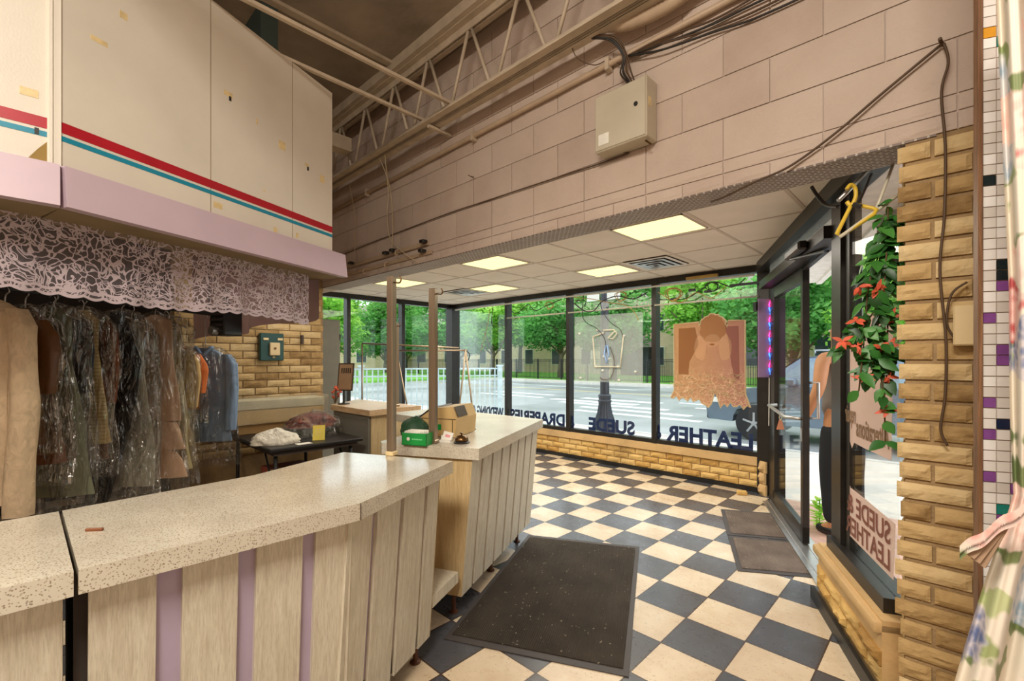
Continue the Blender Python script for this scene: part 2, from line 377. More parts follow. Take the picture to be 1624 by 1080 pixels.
def poster_mat():
    def c(t):
        v = t.coord(); sp = t.n('ShaderNodeSeparateXYZ'); t.l(v, sp.inputs[0])
        fx = t.math('MULTIPLY_ADD', sp.outputs[0], 1.2); fx.node.inputs[2].default_value = 0.5
        a = t.ramp(fx, [(0.1, lin(226, 186, 142)), (0.5, lin(222, 178, 146)), (0.9, lin(208, 160, 150))])
        a = t.mix(t.math('MULTIPLY', t.noise(v, 9, 6, 0.75), 0.8), a, lin(186, 136, 98))
        nz = t.n('ShaderNodeTexNoise'); nz.inputs['Scale'].default_value = 9; t.l(v, nz.inputs['Vector'])
        va = t.n('ShaderNodeVectorMath', operation='MULTIPLY_ADD'); t.l(nz.outputs['Color'], va.inputs[0]); va.inputs[1].default_value = (.12, .12, .12); t.l(v, va.inputs[2])
        vo = t.n('ShaderNodeTexVoronoi', feature='DISTANCE_TO_EDGE'); vo.inputs['Scale'].default_value = 17; t.l(va.outputs[0], vo.inputs['Vector'])
        low = t.ramp(sp.outputs[2], [(.30, (1, 1, 1)), (.46, (0, 0, 0))]); ln = t.math('LESS_THAN', vo.outputs['Distance'], .045)
        return t.mix(t.math('MULTIPLY', t.math('MULTIPLY', ln, low), .7), a, lin(244, 214, 178))
    return film('faded_poster_print', c, 0.88)
M['poster'] = poster_mat()
M['poster_light'] = film('poster_pale_tone', lin(246, 212, 174), 0.35)  # pale printed tone of the poster
M['poster_dark'] = film('poster_brown_tone', lin(190, 140, 96), 0.6)  # brown printed tone of the poster
M['poster_edge'] = film('poster_pale_edge', lin(232, 214, 176), 0.9)
M['decal_pale'] = film('pale_window_decal', lin(232, 210, 196), 0.9)
M['decal_text'] = film('rose_decal_letters', lin(176, 130, 116), 0.95)
M['decal_text2'] = film('tan_decal_letters', lin(184, 160, 134), 0.9)
M['wood_trim'] = wood_mat('brown_trim', lin(96, 66, 44), lin(126, 90, 62), lin(146, 108, 78))
M['mosaic'] = tinted('glazed_mosaic', [(0, lin(206, 198, 190)), (0.5, lin(224, 218, 212)), (1, lin(236, 232, 228))], 0.12, 30, 0.3, 0.15, 30, 0.6)
for k, c in dict(purple=(128, 74, 140), navy_tile=(24, 34, 62), teal_tile=(28, 124, 112), amber_tile=(214, 150, 40), black_tile=(22, 36, 40)).items():
    M[k] = plain(k, lin(*c), 0.12, 0, 0.15, 20)
M['grout'] = plain('mosaic_grout', lin(176, 150, 122), 0.9)

# ------------------------------------------------------------------ object helpers
WM = {}
def world(o): return WM.get(o.name, Matrix.Identity(4))
def tag(o, label=None, cat=None, group=None, kind=None):
    if label: o['label'] = label
    if cat: o['category'] = cat
    if group: o['group'] = group
    if kind: o['kind'] = kind
    return o
def thing(name, loc, label=None, cat=None, group=None, rz=0.0, kind=None):
    o = bpy.data.objects.new(name, None); COL.objects.link(o); o.empty_display_size = 0.1
    o.location = loc; o.rotation_euler = (0, 0, rz)
    WM[o.name] = Matrix.Translation(Vector(loc)) @ Matrix.Rotation(rz, 4, 'Z')
    return tag(o, label, cat, group, kind)

class MB:
    def __init__(s): s.v = []; s.f = []; s.t = []; s.mi = []; s.M = Matrix.Identity(4); s.mat = 0
    def add(s, vs, fs, tint=0.5, M=None):
        T = s.M @ M if M is not None else s.M
        b = len(s.v); s.v.extend(T @ Vector(p) for p in vs)
        for f in fs: s.f.append(tuple(b + i for i in f)); s.t.append(tint); s.mi.append(s.mat)
        return s
    def box(s, x0, x1, y0, y1, z0, z1, M=None, tint=0.5, bev=0.0, seg=1):
        if bev <= 0:
            vs = [(x, y, z) for z in (z0, z1) for y in (y0, y1) for x in (x0, x1)]
            return s.add(vs, [(0, 2, 3, 1), (4, 5, 7, 6), (0, 1, 5, 4), (2, 6, 7, 3), (0, 4, 6, 2), (1, 3, 7, 5)], tint, M)
        bm = bmesh.new(); bmesh.ops.create_cube(bm, size=1.0)
        for v in bm.verts: v.co = Vector(((x0 + x1) / 2 + v.co.x * (x1 - x0), (y0 + y1) / 2 + v.co.y * (y1 - y0), (z0 + z1) / 2 + v.co.z * (z1 - z0)))
        bmesh.ops.bevel(bm, geom=list(bm.edges), offset=bev, segments=seg, affect='EDGES', profile=0.5)
        s.bm(bm, tint, M); return s
    def bm(s, bm, tint=0.5, M=None):
        bm.verts.index_update(); s.add([v.co.copy() for v in bm.verts], [tuple(v.index for v in f.verts) for f in bm.faces], tint, M); bm.free()
    def prism(s, poly, z0, z1, M=None, tint=0.5):
        n = len(poly); a = sum(poly[i][0] * poly[(i + 1) % n][1] - poly[(i + 1) % n][0] * poly[i][1] for i in range(n))
        if a < 0: poly = poly[::-1]
        vs = [(p[0], p[1], z0) for p in poly] + [(p[0], p[1], z1) for p in poly]
        fs = [tuple(range(n))[::-1], tuple(range(n, 2 * n))] + [(i, (i + 1) % n, n + (i + 1) % n, n + i) for i in range(n)]
        return s.add(vs, fs, tint, M)
    def tube(s, pts, r, seg=8, M=None, tint=0.5, cap=True):
        pts = [Vector(p) for p in pts]; n = len(pts); rr = r if isinstance(r, (list, tuple)) else [r] * n
        vs = []; fs = []; up = None
        for i, p in enumerate(pts):
            d = (pts[min(i + 1, n - 1)] - pts[max(i - 1, 0)])
            d = d.normalized() if d.length > 1e-9 else Vector((0, 0, 1))
            if up is None: up = d.orthogonal().normalized()
            else:
                up = up - d * up.dot(d); up = up.normalized() if up.length > 1e-6 else d.orthogonal().normalized()
            w = d.cross(up)
            for k in range(seg):
                a = 2 * math.pi * k / seg; vs.append(p + (up * math.cos(a) + w * math.sin(a)) * rr[i])
        for i in range(n - 1):
            for k in range(seg):
                k2 = (k + 1) % seg; fs.append((i * seg + k, i * seg + k2, (i + 1) * seg + k2, (i + 1) * seg + k))
        if cap: fs.append(tuple(range(seg))[::-1]); fs.append(tuple((n - 1) * seg + k for k in range(seg)))
        return s.add(vs, fs, tint, M)
    def bar(s, a, b, w, h, M=None, tint=0.5):
        a = Vector(a); b = Vector(b); d = (b - a).normalized()
        side = d.cross(Vector((0, 0, 1))); side = side.normalized() if side.length > 1e-4 else Vector((1, 0, 0)); up = side.cross(d)
        vs = [p + side * sx * w / 2 + up * sy * h / 2 for p in (a, b) for sx, sy in ((-1, -1), (1, -1), (1, 1), (-1, 1))]
        return s.add(vs, [(0, 1, 2, 3), (7, 6, 5, 4), (0, 4, 5, 1), (1, 5, 6, 2), (2, 6, 7, 3), (3, 7, 4, 0)], tint, M)
    def lathe(s, prof, seg=24, M=None, tint=0.5):
        vs = []; fs = []
        for r, z in prof:
            for k in range(seg):
                a = 2 * math.pi * k / seg; vs.append((r * math.cos(a), r * math.sin(a), z))
        for i in range(len(prof) - 1):
            for k in range(seg):
                k2 = (k + 1) % seg; fs.append((i * seg + k, i * seg + k2, (i + 1) * seg + k2, (i + 1) * seg + k))
        fs.append(tuple(range(seg))[::-1]); fs.append(tuple((len(prof) - 1) * seg + k for k in range(seg)))
        return s.add(vs, fs, tint, M)
    def grid(s, fn, nu, nv, M=None, tintfn=None):
        vs = [fn(i / nu, j / nv) for j in range(nv + 1) for i in range(nu + 1)]
        T = s.M @ M if M is not None else s.M
        b = len(s.v); s.v.extend(T @ Vector(p) for p in vs)
        for j in range(nv):
            for i in range(nu):
                q = j * (nu + 1) + i
                s.f.append((b + q, b + q + 1, b + q + nu + 2, b + q + nu + 1)); s.mi.append(s.mat)
                s.t.append(tintfn((i + 0.5) / nu, (j + 0.5) / nv) if tintfn else 0.5)
        return s
    def build(s, name, mat, parent=None, smooth=False, label=None, cat=None, group=None, kind=None, origin=None, auto=None):
        me = bpy.data.meshes.new(name); o = bpy.data.objects.new(name, me); COL.objects.link(o)
        if parent is not None:
            inv = world(parent).inverted(); vs = [inv @ v for v in s.v]; o.parent = parent; WM[o.name] = world(parent).copy()
        else:
            if origin is None:
                lo = [min(v[i] for v in s.v) for i in range(3)]; hi = [max(v[i] for v in s.v) for i in range(3)]
                origin = ((lo[0] + hi[0]) / 2, (lo[1] + hi[1]) / 2, lo[2])
            og = Vector(origin); vs = [v - og for v in s.v]; o.location = og; WM[o.name] = Matrix.Translation(og)
        me.from_pydata([tuple(v) for v in vs], [], s.f)
        mats = mat if isinstance(mat, list) else [mat]
        for m in mats: me.materials.append(M[m] if isinstance(m, str) else m)
        if len(mats) > 1: me.polygons.foreach_set('material_index', s.mi)
        at = me.attributes.new('tint', 'FLOAT', 'FACE'); at.data.foreach_set('value', s.t)
        if smooth: me.polygons.foreach_set('use_smooth', [True] * len(me.polygons))
        me.update(); bm_ = bmesh.new(); bm_.from_mesh(me); bmesh.ops.recalc_face_normals(bm_, faces=bm_.faces); bm_.to_mesh(me); bm_.free()
        if smooth and auto:
            bm_ = bmesh.new(); bm_.from_mesh(me)
            for e in bm_.edges:
                if len(e.link_faces) == 2 and e.calc_face_angle(0) > R(auto): e.smooth = False
            bm_.to_mesh(me); bm_.free()
        return tag(o, label, cat, group, kind)

def BOX(name, mat, b, parent=None, M_=None, bev=0.0, **kw):
    return MB().box(*b, M=M_, bev=bev).build(name, mat, parent, **kw)
def copy_thing(root, loc, rz=None, label=None):
    r = root.copy(); COL.objects.link(r); r.location = loc
    if rz is not None: r.rotation_euler = (0, 0, rz)
    if label: r['label'] = label
    def rec(src, dst):
        for ch in src.children:
            c = ch.copy(); COL.objects.link(c); c.parent = dst; rec(ch, c)
    rec(root, r); return r
def frame(x, y, ang, z=0.0): return Matrix.Translation((x, y, z)) @ Matrix.Rotation(ang, 4, 'Z')
def arc(pts, n=6):
    """smooth curve through points (Catmull-Rom)"""
    P = [Vector(p) for p in pts]; out = []
    for i in range(len(P) - 1):
        p0, p1, p2, p3 = P[max(i - 1, 0)], P[i], P[i + 1], P[min(i + 2, len(P) - 1)]
        for k in range(n):
            t = k / n
            out.append(0.5 * ((2 * p1) + (p2 - p0) * t + (2 * p0 - 5 * p1 + 4 * p2 - p3) * t * t + (3 * p1 - p0 - 3 * p2 + p3) * t ** 3))
    out.append(P[-1]); return out
def TUBE(name, mat, pts, r, parent=None, smooth=True, n=6, seg=6, curve=True, **kw):
    return MB().tube(arc(pts, n) if curve else pts, r, seg).build(name, mat, parent, smooth, **kw)

def bricks(mb, u0, u1, z0, z1, bl, bh, joint, depth, M_, rough=0.01, seed=1, offset=0.5, bond=None, cells=6, bev=0.004, edge_jit=0.0, tlo=0.1, thi=0.9):
    """rows of rock-faced bricks in local frame M_: u along x, facing -y; each brick a sculpted slab"""
    rnd = random.Random(seed); z = z0; row = 0
    while z < z1 - bh * 0.4:
        zt = min(z + bh - joint, z1); u = u0 - (offset * bl if row % 2 else 0.0)
        if bond is not None: u = u0 - (bond if row % 2 else 0.0)
        while u < u1 - 0.005:
            a = max(u, u0); b = min(u + bl - joint, u1)
            if b - a > 0.02:
                if edge_jit and a == u0: a -= rnd.uniform(0, edge_jit)
                sd = rnd.uniform(0, 99); t = rnd.uniform(tlo, thi); nu = max(2, int(cells * (b - a) / bl)); nv = 5 if cells > 8 else 3
                pr = depth * rnd.uniform(0.75, 1.1)
                def fn(p, q):
                    x = a + (b - a) * p; zz = z + (zt - z) * q
                    e = min(p, 1 - p) * (b - a); e2 = min(q, 1 - q) * (zt - z)
                    fall = min(1.0, min(e, e2) / (bev * 2 + 1e-6)) if bev else 1.0
                    h = pr * (0.45 + 0.55 * fall) + rough * (noise.noise((x * 14 + sd, zz * 26, sd)) + .45 * noise.noise((x * 40 + sd, zz * 70, sd))) * fall
                    return (x, -max(h, 0.001), zz)
                mb.grid(fn, nu, nv, M_, lambda p, q: t)
                # sides
                for (xa, za), (xb, zb) in (((a, z), (b, z)), ((b, z), (b, zt)), ((b, zt), (a, zt)), ((a, zt), (a, z))):
                    h = pr * 0.45
                    mb.add([(xa, 0, za), (xb, 0, zb), (xb, -h, zb), (xa, -h, za)], [(0, 1, 2, 3)], t, M_)
            u += bl
        z += bh; row += 1
    return mb

def text_mesh(txt, size, depth=0.0, bold=0.0, space=1.0):
    cu = bpy.data.curves.new('letters', 'FONT'); cu.body = txt; cu.size = size; cu.extrude = depth; cu.offset = bold; cu.space_character = space
    cu.align_x = 'CENTER'; cu.resolution_u = 3
    ob = bpy.data.objects.new('letters', cu); COL.objects.link(ob)
    dg = bpy.context.evaluated_depsgraph_get(); dg.update()
    me = bpy.data.meshes.new_from_object(ob.evaluated_get(dg)); bpy.data.objects.remove(ob)
    vs = [v.co.copy() for v in me.vertices]; fs = [tuple(p.vertices) for p in me.polygons]; bpy.data.meshes.remove(me)
    return vs, fs
def TEXT(name, mat, txt, size, T, parent=None, width=None, depth=0.001, bold=0.0, height=None, **kw):
    vs, fs = text_mesh(txt, size, depth, bold)
    if vs:
        x0 = min(v.x for v in vs); x1 = max(v.x for v in vs); y0 = min(v.y for v in vs); y1 = max(v.y for v in vs)
        sx = width / (x1 - x0) if width else 1; sy = height / (y1 - y0) if height else sx
        vs = [Vector(((v.x - (x0 + x1) / 2) * sx, (v.y - y0) * sy, v.z)) for v in vs]
    return MB().add(vs, fs, 0.5, T).build(name, mat, parent, **kw)

# ================================================================== SETTING
M['floor'] = floor_mat()
YW = 2.31           # block wall with the wide opening
XB = -5.286         # brick wall at the garment end
XS = -6.754         # side window wall of the lobby
YF = 5.40           # front window wall
ZC = 2.44           # lobby ceiling
D24 = R(24.0); DW = R(25.0)
# door wall: starts at the front, runs towards the shop
W0 = Vector((-1.412, 5.215, 0)); WE = Vector((math.sin(DW), -math.cos(DW), 0)); WN = Vector((math.cos(DW), math.sin(DW), 0))
MW = Matrix(((WE.x, WN.x, 0, W0.x), (WE.y, WN.y, 0, W0.y), (0, 0, 1, 0), (0, 0, 0, 1)))   # local x along wall, y outward

fp = [(-6.95, 1.0), (-8.8, 1.0), (-8.8, -3.6), (1.9, -3.6), (1.9, 2.5), (-0.13, 2.5), (-1.33, 5.07), (-1.45, 5.6), (-6.95, 5.6)]
MB().prism(fp, -0.06, 0.0).build('floor', 'floor', kind='structure', origin=(0, 0, 0))
BOX('wall_back', 'block', (-8.8, 1.9, -3.75, -3.6, 0, 3.9), kind='structure')
BOX('wall_right', 'block', (1.9, 2.05, -3.6, 2.31, 0, 3.9), kind='structure')
BOX('ceiling_shop', 'roofdeck', (-8.8, 2.05, -3.75, 2.62, 3.88, 3.98), kind='structure')

# painted block wall above the opening
m = MB(); T = frame(0, YW, 0)
XL_, XR_ = -6.9, 1.9
m.box(XL_, XR_, YW + 0.002, YW + 0.2, 2.262, 3.88)
rnd = random.Random(3)
bricks(m, XL_, XR_, 2.262, 2.325, 0.2032, 0.063, 0.004, 0.010, T, 0.001, 1, 0.5, 0.1, cells=2, bev=0.004, tlo=0.4, thi=0.6)
bricks(m, XL_, XR_, 2.329, 2.386, 0.4064, 0.062, 0.006, 0.008, T, 0.001, 2, 0.5, 0.1, cells=2, bev=0.004, tlo=0.4, thi=0.6)
off = ((-0.606 + 0.2032) - XL_) % 0.4064
bricks(m, XL_, XR_, 2.392, 3.86, 0.4064, 0.2032, 0.005, 0.009, T, 0.0015, 4, 0.5, 0.2032 - 0.0, cells=3, bev=0.004, tlo=0.35, thi=0.65)
m.build('wall_inner', 'block', kind='structure')
# metal lath under the header, and its far face
m = MB(); m.box(XB, -0.05, YW - 0.004, YW + 0.215, 2.254, 2.262); m.box(XB, -0.05, YW + 0.2, YW + 0.215, 2.262, ZC)
m.build('trim_1', 'lath', kind='structure', origin=(0, 0, 0))

# left brick wall (return at the garment end) : faces +X, ends at the opening
m = MB(); m.box(XB - 0.18, XB - 0.002, 0.9, YW - 0.002, 0, 3.88); m.build('wall_left', 'mortar', kind='structure')
BOX('wall_store_side', 'carcass', (-8.7, XB - 0.18, 0.9, 1.0, 0, 3.88), kind='structure')  # both store walls coloured dark to stand for the unlit room
BOX('wall_store_far', 'carcass', (-8.8, -8.7, -3.6, 1.0, 0, 3.88), kind='structure')
T = Matrix.Translation((XB, 0, 0)) @ Matrix.Rotation(R(90), 4, 'Z')     # local x -> +Y, local -y -> +X
m = MB(); bricks(m, 0.9, YW + 0.0, 0.45, 2.25, 0.232, 0.0765, 0.011, 0.016, T, 0.006, 11, 0.5, 0.116, cells=5, bev=0.006)
m.build('wall_left_brickwork', 'brick', kind='structure')

# pillar of rock-faced brick right of the opening
PX0, PX1 = -0.150, 0.34
m = MB(); m.box(PX0 + 0.012, PX1, YW + 0.002, YW + 0.27, 0, 2.262)
m.build('wall_right_pillar', 'mortar', kind='structure')
m = MB(); rnd = random.Random(5); z = 0.0; row = 0; T = frame(0, YW, 0)
while z < 2.255:
    zt = min(z + 0.0752, 2.258)
    cuts = [PX0 - rnd.uniform(0, 0.012), PX0 + 0.098 + rnd.uniform(-.004, .004), PX0 + 0.3] if row % 2 else [PX0 - rnd.uniform(0.004, 0.018), PX0 + 0.205, PX0 + 0.42]
    for a, b in zip(cuts[:-1], cuts[1:]):
        bricks(m, a, b - 0.012, z, zt, 5.0, zt - z, 0.017, 0.017, T, 0.010, rnd.randint(0, 9999), 0, 0, cells=int(5.0 / (b - a) * 14), bev=0.008)
    # left return of the brick, into the opening
    bricks(m, 0.0, 0.25, z, zt, 0.24, zt - z, 0.012, 0.02, Matrix.Translation((PX0 + 0.016, YW + 0.26, 0)) @ Matrix.Rotation(R(-90), 4, 'Z'), 0.008, rnd.randint(0, 9999), 0, 0, cells=6, bev=0.008)
    z = zt; row += 1
m.build('wall_right_brickwork', 'brick', kind='structure')

# mosaic pilaster at the right edge of the shop
NV = Vector((math.cos(D24), math.sin(D24), 0)); PA = Vector((0.043, 1.715, 0))
poly = [tuple(PA.xy), (0.052, 2.305), (0.9, 2.305), tuple((PA + NV * 0.62).xy)]
m = MB(); m.prism(poly, 0, 3.88); m.build('wall_mosaic_pilaster', 'grout', kind='structure')
T = frame(PA.x, PA.y, D24)
m = MB(); p = 0.0275; rnd = random.Random(21)
special = {(1, 71): 4, (0, 86): 4, (0, 62): 4}
m2 = {k: MB() for k in ('mosaic', 'purple', 'navy_tile', 'teal_tile', 'amber_tile', 'black_tile')}
nz = int(3.3 / p)
for i in range(14):
    for j in range(nz):
        k = 'mosaic'; r_ = rnd.random()
        if r_ < 0.02: k = 'purple'
        elif r_ < 0.026: k = 'navy_tile'
        elif r_ < 0.03: k = 'teal_tile'
        elif r_ < 0.034: k = 'black_tile'
        x0 = 0.008 + i * p; z0 = 0.01 + j * p
        if i == 0: k = 'mosaic'
        zc = z0 + p / 2
        for (ii, zz, kk) in ((0, 2.29, 'amber_tile'), (0, 1.90, 'black_tile'), (1, 2.36, 'purple'), (0, 1.545, 'purple'), (1, 1.66, 'black_tile'), (1, 1.62, 'purple'),
                             (0, 1.305, 'purple'), (1, 1.27, 'navy_tile'), (0, 1.24, 'purple'), (1, 1.44, 'purple'), (0, 1.115, 'purple'), (2, 1.10, 'purple'), (1, 1.03, 'teal_tile'), (1, 0.975, 'purple')):
            if ii == i and abs(zc - zz) < p / 2: k = kk
        m2[k].box(x0 + 0.0012, x0 + p - 0.0012, -0.0035, 0.001, z0 + 0.0012, z0 + p - 0.0012, T, rnd.random())
for k, mm in m2.items():
    if mm.v: mm.build('wall_mosaic_tiles', k, kind='structure')
m = MB(); m.box(-0.005, 0.005, -0.010, 0.01, 0, 3.8, T); m.build('trim_2', 'wood_trim', kind='structure')

# lobby: front knee wall, side knee wall, ceiling
m = MB(); m.box(XS - 0.2, -1.47, YF - 0.015, YF + 0.16, 0, 0.3); m.build('wall_front', 'mortar', kind='structure')
m = MB(); bricks(m, XS, -1.47, 0.055, 0.285, 0.21, 0.077, 0.010, 0.02, frame(0, YF - 0.015, 0), 0.008, 31, 0.5, 0.1, cells=6, bev=0.006)
m.build('wall_front_brickwork', 'knee_brick', kind='structure')
BOX('trim_3', 'stone_cap', (XS, -1.47, YF - 0.05, YF + 0.16, 0.285, 0.385), bev=0.006, kind='structure')
BOX('baseboard_front', 'black', (XS, -1.5, YF - 0.03, YF - 0.014, 0.0, 0.05), kind='structure')
m = MB(); bricks(m, 0.0, 0.12, 0.0, 0.36, 0.13, 0.12, 0.006, 0.05, frame(-1.5, YF - 0.04, R(-40)), 0.03, 77, 0.3, 0.02, cells=7, bev=0.02)
m.build('wall_front_broken_corner', 'stone_cap', kind='structure')
BOX('wall_side', 'stone_cap', (XS - 0.2, XS, YW + 0.2, YF + 0.16, 0, 0.385), kind='structure')
BOX('wall_far_left', 'block', (-6.95, -5.9, YW + 0.002, YW + 0.2, 0, 2.262), kind='structure')
poly = [(XS - 0.1, YW + 0.215), (-0.15, YW + 0.215), (-0.19, 2.58), (-1.42, 5.21), (-1.45, YF + 0.02), (XS - 0.1, YF + 0.02)]
m = MB(); m.prism(poly, ZC, ZC + 0.06); m.build('ceiling_lobby', 'ceil', kind='structure')
# ceiling grid bars
m = MB(); gx = -1.335; gy = 3.03; g = 0.61
def xmax(y): return -0.22 - max(0, (y - 2.6)) * math.tan(DW)
for k in range(-10, 3):
    x = gx + k * g
    y1 = YF if x < -1.5 else 2.6 + (-0.22 - x) / math.tan(DW)
    if x > XS and y1 > 2.6: m.box(x - 0.012, x + 0.012, YW + 0.22, y1, ZC - 0.004, ZC)
for k in range(-1, 4):
    y = gy + k * g
    if YW + 0.22 < y < YF: m.box(XS, xmax(y), y - 0.012, y + 0.012, ZC - 0.0035, ZC)
m.build('trim_4', 'ceil_grid', kind='structure')
m = MB(); m.prism([(x, y) for x, y in poly], ZC + 0.5, ZC + 0.6); m.build('ceiling_lobby_roof', 'roofdeck', kind='structure')

# storefront windows
def window(n, a, b, z0, z1, depth=0.11, w=0.045):
    """a,b: ends along the wall (world xy); frame bars and a pane"""
    a = Vector((*a, 0)); b = Vector((*b, 0)); L = (b - a).length; ang = math.atan2((b - a).y, (b - a).x)
    r = thing('window_%d' % n, (a.x, a.y, z0), kind='structure'); T = frame(a.x, a.y, ang)
    m = MB()
    m.box(0, w / 2 + 0.008, -depth / 2, depth / 2, z0, z1, T); m.box(L - w / 2 - 0.008, L, -depth / 2, depth / 2, z0, z1, T)
    m.box(0, L, -depth / 2 + 0.006, depth / 2 - 0.006, z0, z0 + 0.05, T); m.box(0, L, -depth / 2 + 0.002, depth / 2 - 0.002, z1 - 0.075, z1, T)
    m.build('window_frame', 'frame', r)
    m = MB(); m.box(w / 2, L - w / 2, -0.003, 0.003, z0 + 0.05, z1 - 0.075, T); m.build('glass_pane', 'glass', r)
    return r
fx = [XS, -5.30, -4.04, -2.705, -1.45]
for i in range(4): window(i + 1, (fx[i], YF), (fx[i + 1], YF), 0.385, ZC)
sy = [2.45, 3.33, 4.30, YF]
for i in range(3): window(i + 5, (XS, sy[i]), (XS, sy[i + 1]), 0.385, ZC)
MB().box(XS - 0.09, XS + 0.09, YF - 0.09, YF + 0.09, 0.385, ZC).build('trim_5', 'frame', kind='structure')
MB().box(-1.52, -1.40, YF - 0.07, YF + 0.08, 0.0, ZC).build('trim_6', 'frame', kind='structure')

# door wall -------------------------------------------------------
S_J, S_P, S_Q = 0.60, 2.17, 2.93
m = MB()
m.box(-0.05, 0.22, 0.045, 0.14, 0, ZC, MW)            # corner post
m.box(S_P, S_P + 0.15, -0.03, 0.07, 0.0, ZC, MW)      # post right of the doorway
m.box(S_P + 0.15, S_P + 0.22, -0.01, 0.03, 0.34, ZC, MW)
m.box(-0.05, S_Q, -0.07, 0.07, 2.345, ZC + 0.01, MW)  # header
m.box(0.1, S_P, -0.07, 0.07, 2.14, 2.215, MW)         # transom bar
m.box(S_P, S_Q, -0.055, 0.08, 0.335, 0.40, MW)         # sill bar
m.build('trim_7', 'frame', kind='structure')
MB().box(S_P + 0.22, S_Q, -0.003, 0.003, 0.40, 2.345, MW).build('window_8', 'glass', kind='structure')
MB().box(0.26, S_P, -0.003, 0.003, 2.215, 2.345, MW).build('window_9', 'acrylic', kind='structure')  # milky sheet, whitish reflection put in as diffuse haze
m = MB(); m.box(0.16, S_P + 0.02, -0.05, 0.13, 0.0, 0.016, MW); m.box(0.16, S_P + 0.02, -0.01, 0.03, 0.016, 0.024, MW); m.box(0.16, S_P + 0.02, 0.06, 0.09, 0.016, 0.022, MW)
m.build('trim_8', 'aluminium', kind='structure')
# knee wall under the fixed pane
m = MB(); m.box(2.13, 3.0, -0.085, 0.08, 0, 0.335, MW); m.build('wall_door_side', 'stone_cap', kind='structure')
m = MB(); TK = MW @ Matrix.Translation((0, -0.085, 0))
bricks(m, 2.13, 3.0, 0.075, 0.21, 0.25, 0.068, 0.008, 0.022, TK, 0.014, 41, 0.5, 0.1, cells=8, bev=0.008)
m.build('wall_door_side_brickwork', 'knee_brick', kind='structure')
m = MB(); m.box(2.12, 3.0, -0.115, 0.05, 0.275, 0.325, MW, bev=0.012, seg=2); m.build('trim_9', 'stone_cap', kind='structure', smooth=True, auto=40)
MB().box(2.12, 3.0, -0.125, -0.105, 0.0, 0.07, MW).build('baseboard_door', 'black', kind='structure')
# the door leaf
door = thing('door_1', tuple(MW @ Vector((0.74, 0.0, 0.02))), kind='structure', rz=0)
m = MB(); L0, L1 = 0.23, 1.30
m.box(L0, L0 + 0.06, 0.03, 0.075, 0.03, 2.13, MW); m.box(L1 - 0.06, L1, 0.03, 0.075, 0.03, 2.13, MW)
m.box(L0, L1, 0.03, 0.075, 0.03, 0.15, MW); m.box(L0, L1, 0.03, 0.075, 2.03, 2.13, MW)
m.build('door_frame', 'frame', door)
MB().box(L0 + 0.06, L1 - 0.06, 0.05, 0.056, 0.15, 2.03, MW).build('door_glass', 'glass', door)
m = MB()
m.tube([MW @ Vector(p) for p in ((0.42, 0.03, 1.0), (0.42, -0.04, 0.995), (1.17, -0.06, 0.972), (1.26, 0.03, 0.972))], 0.014, 8)
m.tube([MW @ Vector(p) for p in ((1.27, 0.075, 0.98), (1.27, 0.14, 0.98), (1.27, 0.14, 1.25), (1.27, 0.075, 1.25))], 0.012, 8)
m.build('push_bar', 'aluminium', door, True)
m = MB(); m.box(1.48, 1.86, -0.13, -0.07, 2.15, 2.21, MW, bev=0.012); m.bar(MW @ Vector((1.55, -0.10, 2.15)), MW @ Vector((1.9, 0.02, 2.12)), 0.03, 0.015)
m.bar(MW @ Vector((1.9, 0.02, 2.12)), MW @ Vector((1.2, 0.05, 2.11)), 0.03, 0.012)
m.build('door_closer', 'frame', door)
MB().box(1.25, 1.29, 0.025, 0.03, 0.80, 0.90, MW).build('lock_plate', 'aluminium', door)

# outside ground
BOX('ground_sidewalk', 'concrete', (-40, 40, YF + 0.1, 8.7, -0.16, -0.10), kind='structure')
m = MB(); m.prism([(-1.33, 5.1), (-0.1, 2.45), (4, 2.45), (4, 5.45), (-1.40, 5.45)], -0.07, -0.03); m.build('ground_entrance', 'pavers', kind='structure')
BOX('ground_side_lot', 'concrete', (-40, XS - 0.2, -8, YF + 0.1, -0.16, -0.10), kind='structure')
BOX('trim_10', 'kerb', (-40, 40, 8.7, 8.85, -0.26, -0.09), kind='structure')
BOX('ground_road', 'asphalt', (-60, 60, 8.85, 25.6, -0.30, -0.24), kind='structure', origin=(0, 0, -0.3))
BOX('trim_11', 'kerb', (-60, 60, 25.6, 25.85, -0.3, -0.12), kind='structure')
BOX('ground_far_walk', 'concrete', (-60, 60, 25.85, 28.0, -0.3, -0.14), kind='structure')
BOX('ground_lawn', 'grass', (-70, 60, 28.0, 60, -0.3, -0.13), kind='structure')
m = MB()
for (x0, x1, y0, y1) in ((-60, 60, 19.9, 20.05),): m.box(x0, x1, y0, y1, -0.245, -0.236)
m.build('ground_road_centre_line', 'roadyellow', kind='structure')
m = MB()
for (x0, x1, y0, y1) in ((-60, -12.5, 22.6, 22.75), (-6, 60, 22.6, 22.75), (-11.6, -8.0, 16.2, 16.7), (-12.3, -8.4, 15.0, 15.5), (-11.2, -6.8, 14.2, 14.6), (-9.5, -5.6, 13.2, 13.55), (-9.0, -4.9, 12.2, 12.5),
                         (-17.5, -13.5, 16.6, 16.9), (-17, -13, 15.2, 15.5), (-7.6, -4.6, 17.0, 17.25), (-6.4, -3.2, 15.6, 15.8)): m.box(x0, x1, y0, y1, -0.245, -0.236)
m.build('ground_road_markings', 'roadline', kind='structure')
